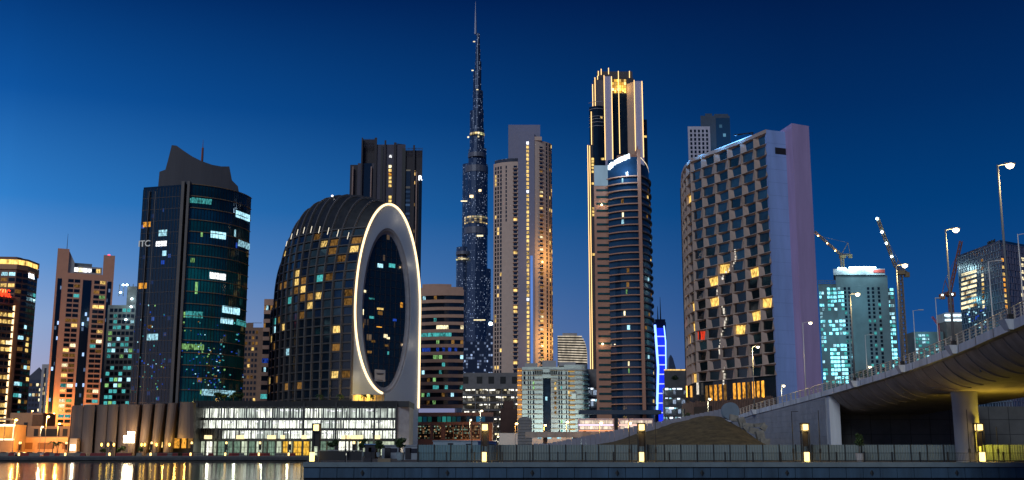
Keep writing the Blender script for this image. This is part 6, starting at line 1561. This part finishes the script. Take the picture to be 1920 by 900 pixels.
# orange-lit low buildings at far left
ORW = mat('ochre_render', (.42, .25, .14), .85, var=.12)
def low(name, label, px0, px1, top, D, dep, m, cat='building', bot=None):
    x0, x1 = PX(px0, 820, D), PX(px1, 820, D); T = Thing(name, label, cat, ((x0 + x1) / 2, D, GZ)); b = MB(); b.box(x0, x1, D, D + dep, GZ, PZ(top, D)); T.part('wall', b, m); T.x0, T.x1 = x0, x1; return T
def opening(T, px0, px1, y0, y1, D, m, name='opening'):
    b = MB(); b.box(PX(px0, 820, D), PX(px1, 820, D), D - .12, D + .05, PZ(y1, D), PZ(y0, D)); return T.part(name, b, m)
T = low('ochre_annex', 'plain ochre annex behind the lit pavilion at far left', 16, 76, 774, 470, 14, ORW)
opening(T, 58, 79, 778, 798, 469.9, mat('dull_louvre', (.10, .06, .04), .8), 'louvre'); opening(T, 43, 50, 792, 818, 469.9, BLK, 'door')
for k in range(9): opening(T, 58.5 + 2.2 * k, 59 + 2.2 * k, 779, 797, 469.7, ORW, 'louvre_bar')
T = low('ochre_shop_row', 'low ochre block with dark square openings below the twin pylon tower', 50, 130, 799, 455, 12, ORW)
for a0, a1 in ((63, 71), (76, 111), (117, 126)): opening(T, a0, a1, 804, 818, 455, BLK)
T = low('ochre_road_wall', 'long low ochre wall lit orange along the far bank road', 20, 128, 820, 440, 2, mat('ochre_wall', (.5, .28, .14), .85))
for a0, a1 in ((26, 46), (48, 62), (72, 100), (118, 124)): opening(T, a0, a1, 830, 842, 440, mat('niche_brown', (.2, .09, .04), .85), 'niche')
T = low('lit_pavilion', 'glowing orange glass pavilion with bright white rim at the left edge', -30, 27, 796, 430, 10, mat('pavilion_frame', (.4, .24, .12), .7), 'pavilion')
opening(T, -30, 24, 800, 826, 430, glow('pavilion_orange', (1, .40, .07), 1.0, var=.3, scale=.2), 'glazing')
for y0, y1 in ((795.5, 799.5), (822.5, 825.5)): b = MB(); b.box(T.x0, T.x1, 429.6, 429.9, PZ(y1, 430), PZ(y0, 430)); T.part('light_strip', b, glow('pavilion_white', (1, .82, .55), 2.4, var=0))
for px in (-10, 8, 24.5): b = MB(); x = PX(px, 820, 429.8); b.box(x - .15, x + .15, 429.5, 429.8, PZ(826, 430), PZ(799, 430)); T.part('mullion', b, LEDW if px > 20 else ORW)
b = MB(); b.box(T.x0, PX(24, 820, 428), 426, 431, PZ(788, 429), PZ(784.5, 429)); T.part('canopy', b, GRY)
T = low('lit_gatehouse', 'small open gatehouse with dazzling white light at the left end of the pleated wall', 131, 145, 822, 406, 3, mat('gate_ochre', (.5, .3, .16), .8), 'gatehouse')
opening(T, 132.5, 143, 833, 845, 406, glow('gate_white', (1, .85, .6), 2.2, var=.5, scale=.6), 'doorway')
lamp('gate_light', (PX(138, 830, 403), 403, 5), 900, (1, .8, .6), .3, T.r, T.loc)
SOD = (1, .43, .08)
def ground_lamp(px, head, D, label, W_, colr=SOD, bulb=BULB, r=.45, base=855, grp='orange street lamps on the far bank'):
    x = PX(px, head, D); zt_ = PZ(head, D)
    T = street_lamp((x, D, GZ), zt_ - GZ, label, lit=True, arm=.15, base=False, bulb=bulb, rad=.11, headr=r, grp=grp)
    if W_: lamp('street_light', (x + .4, D - .6, zt_ - .8), W_, colr, .4, T.r, T.loc)
    return T
ground_lamp(28, 787, 420, 'orange street lamp at the right edge of the lit pavilion', 6000)
ground_lamp(88, 781, 425, 'tallest orange street lamp in front of the twin pylon tower', 12000)
ground_lamp(33, 806, 436, 'small orange lamp on the ochre annex', 900, r=.3)
ground_lamp(77, 800, 432, 'pale street lamp in front of the ochre shop row', 3000, (1, .7, .35), BULBW, .35)
ground_lamp(109, 794, 434, 'orange street lamp near the palms at far left', 6000, r=.35)
ground_lamp(37, 829, 428, 'low orange lamp before the ochre road wall', 3000, r=.3)
ground_lamp(60, 770, 690, 'orange street lamp deep between the two left towers', 60000, r=.3)
ground_lamp(100, 775, 685, 'orange street lamp at the foot of the twin pylon tower', 48000, r=.3)
ground_lamp(150, 790, 690, 'orange street lamp hidden behind the pleated wall', 16000, r=.3) if False else None
for k, (px, lab) in enumerate(((99, 'left palm of the pair before the ochre shop row'), (108, 'right palm of the pair before the ochre shop row'))):
    tree('palm_tree', lab, PX(px, 840, 415), 415, GZ, 5.2, 2.0, 230 + k, 'palm', 'palms on the far bank')
for k, (px, H, lab) in enumerate(((192, 2.6, 'small lit tree left of the first lantern by the pleated wall'), (221, 3.0, 'rounded tree left of the floodlights'), (231, 3.6, 'taller tree half hidden by the floodlights'), (263, 3.2, 'thin tree right of the floodlights'))):
    tree('bank_tree', lab, PX(px, 840, 403), 403, GZ, H, 1.2, 240 + k, group='small trees along the pleated wall', leaf=.2, n=60)
for k, px in enumerate((190, 202, 213, 265, 271, 293, 317)):
    x = PX(px, 843, 400); T = Thing('garden_lamp', ('short yellow garden lamp ' + ('left of the floodlights by the pleated wall', 'beside the first lantern of the pleated wall', 'right of the first lantern of the pleated wall', 'just right of the floodlights', 'second right of the floodlights', 'between the lit doorways of the pleated wall', 'left of the last pleated panel')[k]), 'garden lamp', (x, 400, GZ), 'garden lamps along the pleated wall')
    zt_ = PZ(836, 400); b = MB(); b.tube((x, 400, GZ), (x, 400, zt_), .06); T.part('pole', b, BLK)
    b = MB(); b.lathe((x, 400, zt_), [(.12, -.1), (.28, .15), (.3, .7), (.1, .95)], 8); T.part('globe', b, glow('yellow_globe', (1, .6, .08), 9, var=0, sample=True))
# bollards and lanterns of the far bank
far = ((35, 'below the lit pavilion'), (122, 'left of the lit gatehouse'), (205, 'below the left pleats'), (282, 'below the lit doorways'), (357, 'at the right end of the pleated wall'), (422, 'below the left shops'), (485, 'below the middle shops'), (541, 'near the corner of the near quay'))
for px, w_ in far:
    bollard(px, 394.6, 'glowing bollard light on the far bank ' + w_, GZ + .13)
    T = lantern(px + (3 if px != 205 else 4), 398, 'tall dark lantern on the far bank ' + w_, GZ + .13, px not in (205,))
    T.r.scale = (1, 1, 1.18)
for px, w_ in ((632, 'behind the black mesh barrier'), (664, 'behind the dark cabins'), (677, 'left of the screened car park entrance')):
    lantern(px, 300, 'lit lantern on the promenade ' + w_, GZ)
# plastic barriers, red and white in turn
BRED, BWHT = mat('barrier_red', (.17, .02, .02), .6), mat('barrier_white', (.15, .14, .125), .6)
def jersey(x, y, m, label):
    T = Thing('plastic_barrier', label, 'barrier', (x, y, GZ + .13), 'red and white plastic barriers along the far bank'); z = GZ + .13
    b = MB(); k = [(-.45, 0), (.45, 0), (.45, .22), (.16, .5), (.13, 1.0), (-.13, 1.0), (-.16, .5), (-.45, .22)]
    A_ = [(x - .95, y + a, z + c) for a, c in k]; B_ = [(x + .95, y + a, z + c) for a, c in k]
    n = len(k); b.poly(A_[::-1]); b.poly(B_)
    for i in range(n): j = (i + 1) % n; b.poly([A_[i], B_[i], B_[j], A_[j]])
    o = T.part('body', b, m); b = MB(); b.box(x - .99, x - .95, y - .1, y + .1, z + .2, z + .8); T.part('connector', b, BLK); return T
protos = {}
R = rnd(110)
for k in range(58):
    x = PX(2 + k * 9.6, 850, 396.2)
    if k % 9 == 8: continue
    red = R.random() < (.5 if k < 46 else .8)
    if R.random() < .12: continue
    lab = 'red plastic road barrier in the row along the far bank' if red else 'whitish plastic road barrier in the row along the far bank'
    if red not in protos: protos[red] = jersey(x, 396.2, BRED if red else BWHT, lab)
    else: c_ = copy_tree(protos[red].r); c_.location = (x, 396.2, GZ + .13)
# dark railing along the shop promenade
T = Thing('bank_railing', 'thin dark railing on the far bank below the shops', 'railing', (PX(430, 850, 395.2), 395.2, GZ)); b = MB(); xa, xb = PX(290, 850, 395.2), PX(566, 850, 395.2)
b.box(xa, xb, 395.15, 395.25, GZ + 1.2, GZ + 1.32); T.part('rail', b, BLK)
b = MB(); x = xa
while x < xb: b.box(x - .04, x + .04, 395.17, 395.23, GZ + .13, GZ + 1.2); x += 1.5
T.part('balusters', b, BLK)
# parked cars
def car(x, y, rz, m, label):
    T = Thing('parked_car', label, 'car', (0, 0, 0), 'cars parked on the far bank'); b = MB()
    prof = [(-2.2, .35), (2.2, .35), (2.25, .7), (1.95, .92), (1.05, 1.0), (.5, 1.42), (-1.1, 1.45), (-1.8, 1.02), (-2.2, .95)]
    for s in (-1, 1): b.poly([(a, s * .85, c) for a, c in (prof if s < 0 else prof[::-1])])
    n = len(prof)
    for i in range(n): j = (i + 1) % n; b.poly([(prof[i][0], -.85, prof[i][1]), (prof[i][0], .85, prof[i][1]), (prof[j][0], .85, prof[j][1]), (prof[j][0], -.85, prof[j][1])])
    T.part('body', b, m); b = MB()
    for s in (-1, 1): b.poly([(a, s * .86, c) for a, c in ((-1.5, 1.02), (.85, 1.03), (.42, 1.36), (-1.05, 1.38))])
    T.part('side_window', b, DG)
    for a in (-1.4, 1.4):
        for s in (-1, 1): b = MB(); b.tube((a, s * .65, .33), (a, s * .88, .33), .33, None, 14); T.part('wheel', b, BLK)
    for s in (-1, 1): b = MB(); b.box(2.18, 2.27, s * .6 - .15, s * .6 + .15, .65, .8); T.part('headlight', b, GRY)
    T.r.location = (x, y, GZ); T.r.rotation_euler = (0, 0, rz); return T
wc = mat('white_car_paint', (.5, .5, .5), .3); dc = mat('dark_car_paint', (.02, .022, .028), .3); sc_ = mat('silver_car_paint', (.25, .26, .28), .3, metal=.3)
for px, m, lab in ((10, dc, 'dark car parked furthest left behind the red barriers'), (24, wc, 'white car parked under the lit pavilion'), (42, sc_, 'silver car parked right of the first glowing bollard'), (56, dc, 'dark car parked below the ochre road wall'), (78, wc, 'white car parked left of the palm pair'), (94, dc, 'dark car parked under the palm pair'), (150, sc_, 'silver car parked right of the lit gatehouse')):
    car(PX(px, 848, 400.5), 400.5, 0 if px % 4 else math.pi, m, lab)

# ================================================================== MIDDLE GROUND
T = low('compound_wall', 'pale low wall in front of the white hotel', 936, 1072, 812, 430, 1, mat('pale_wall', (.42, .44, .45), .8, var=.06), 'wall')
for px in (1012, 1030, 1048): b = MB(); b.box(PX(px, 820, 430) - .7, PX(px, 820, 430) + .7, 429.7, 430, PZ(822, 430), PZ(817, 430)); T.part('wall_light', b, COOL)
x = PX(984, 820, 400); zt_ = PZ(781, 400); T = Thing('round_topped_kiosk', 'tall grey round-topped kiosk left of the white hotel', 'kiosk', (x, 400, GZ)); w2 = 13.5 * 400 / F * .98; h0 = PZ(789, 400)
pts = [(x - w2, GZ), (x + w2, GZ), (x + w2, h0)] + [(x + w2 * math.cos(a), h0 + (zt_ - h0) * math.sin(a)) for a in [math.pi * i / 12 for i in range(1, 12)]] + [(x - w2, h0)]
b = MB(); k = len(pts); b.poly([(a, 400, c) for a, c in pts]); b.poly([(a, 402.5, c) for a, c in pts][::-1])
for i in range(k): j = (i + 1) % k; b.poly([(pts[i][0], 400, pts[i][1]), (pts[i][0], 402.5, pts[i][1]), (pts[j][0], 402.5, pts[j][1]), (pts[j][0], 400, pts[j][1])])
T.part('shell', b, mat('kiosk_grey', (.15, .165, .175), .6)); b = MB()
for i in range(12): z = GZ + 1 + (h0 - GZ) / 12 * i; b.box(x - w2 * .98, x + w2 * .98, 399.9, 400, z, z + .08)
T.part('ribs', b, BLK)
for px, py, D, W_, lab in ((966, 794, 380, 900, 'orange street lamp left of the white hotel'), (1020, 797, 420, 2500, 'orange street lamp in front of the hotel portal'), (1062, 791, 420, 2500, 'orange street lamp before the rounded hotel wing'), (1124, 793, 322, 1500, 'orange street lamp left of the passing buses'), (1178, 793, 322, 1500, 'orange street lamp between the two buses')):
    ground_lamp(px, py, D, lab, W_, r=.4, grp='orange street lamps in the middle distance')
ground_lamp(901, 770, 430, 'pale street lamp in front of the lit car park', 1500, (1, .8, .45), BULBW, .4, grp='pale street lamps in the middle distance')
ground_lamp(881, 787, 430, 'pale street lamp over the tan office podium', 1200, (1, .8, .45), BULBW, .4, grp='pale street lamps in the middle distance')
ground_lamp(931, 818, 420, 'low pale lamp left of the compound wall', 600, (1, .8, .45), BULBW, .35, grp='pale street lamps in the middle distance')
ground_lamp(1327, 748, 260, 'short pale lamp before the slatted hotel plinth', 700, (1, .85, .5), BULBW, .25, grp='pale street lamps in the middle distance')
ground_lamp(1465, 723, 250, 'short lit lamp at the foot of the lilac wall', 700, (1, .85, .5), BULBW, .3, grp='pale street lamps in the middle distance')
ground_lamp(1627, 688, 236, 'short lit lamp behind the flyover railing by the teal tower', 600, (1, .85, .5), BULBW, .28, grp='pale street lamps in the middle distance')
# raised road; two buses with glowing bands added in place of traffic light trails
ER = MB(); x0, x1 = PX(985, 815, 335), PX(1290, 815, 335); zr_ = PZ(812, 335)
ER.box(x0, x1, 335, 347, zr_ - 1.1, zr_); ER.box(x0, x1, 334.6, 335, zr_ - 1.3, zr_ + .35); 
for k in range(5): xx = x0 + 6 + 9 * k; ER.box(xx - .6, xx + .6, 339, 342, 1.9, zr_ - 1.1)
structure('raised_road', ER, deckc)
def bus(px0, px1, D, label, m, band):
    x0, x1 = PX(px0, 800, D), PX(px1, 800, D); T = Thing('city_bus', label, 'bus', ((x0 + x1) / 2, D, zr_), 'buses on the raised road'); H = 4.3
    b = MB(); b.prism([(x0, D), (x0 + .15, D - .12), (x1 - .3, D - .12), (x1, D + .2), (x1, D + 2.3), (x1 - .3, D + 2.5), (x0, D + 2.5)], zr_ + .35, zr_ + H); T.part('body', b, m)
    for z0, z1 in ((1.15, 2.05), (2.75, 3.7)):
        n = 7
        for i in range(n): a = x0 + .5 + (x1 - x0 - 1) * i / n; b = MB(); b.box(a + .06, a + (x1 - x0 - 1) / n - .06, D - .16, D - .12, zr_ + z0, zr_ + z1); T.part('window', b, glow('bus_interior', (1, .80, .62), .9, var=.5, scale=1, objvar=.3))
    b = MB(); b.box(x0 + .1, x1 - .3, D - .17, D - .12, zr_ + 2.2, zr_ + 2.55); T.part('light_band', b, glow(*band))
    b = MB(); b.box(x0 + .2, x1 - .4, D - .17, D - .12, zr_ + .6, zr_ + .8); T.part('lower_stripe', b, glow('bus_orange_stripe', (1, .35, .12), 1.6, var=0))
    for f in (.18, .78): xx = x0 + (x1 - x0) * f; b = MB(); b.tube((xx, D - .14, zr_ + .45), (xx, D + .2, zr_ + .45), .45, None, 16); T.part('wheel', b, BLK)
    b = MB(); b.box(x1 - .05, x1 + .04, D + .2, D + .6, zr_ + .7, zr_ + .95); T.part('headlight', b, WHT)
    return T
bus(1084, 1152, 336, 'lit double-deck bus standing in for light trails, nearest the white hotel on the raised road', mat('bus_white', (.5, .45, .48), .4), ('bus_band_lilac', (.9, .72, .95), 1.6, 0))
bus(1160, 1226, 336.5, 'lit double-deck bus standing in for light trails, nearest the blue lit tower on the raised road', mat('bus_rose', (.5, .4, .42), .4), ('bus_band_rose', (1, .6, .5), 1.6, 0))
# planting on the flyover edge
R = rnd(130); e_, d_ = edge_at(153); T = Thing('parapet_planting', 'clump of green leaves spilling over the flyover railing', 'plant', (e_.x + .3, 153, e_.z)); b = MB()
for k in range(4): leaf_cloud(b, (e_.x + .3 + .5 * k, 153 + .4 * k, e_.z + .8 + .2 * (k % 2)), .7, .7, .55, 70, .13, R)
T.part('foliage', b, [LF1, LF2]); b = MB(); b.box(e_.x, e_.x + 2, 152.5, 154.3, e_.z - .1, e_.z + .35); T.part('planter', b, CON)
x = PX(1303, 770, 250)
tree('bush_tree', 'dark bush below the orange corner light of the faceted hotel', PX(1300, 775, 205), 205, 7.0, 3.0, 1.6, 250, leaf=.2)
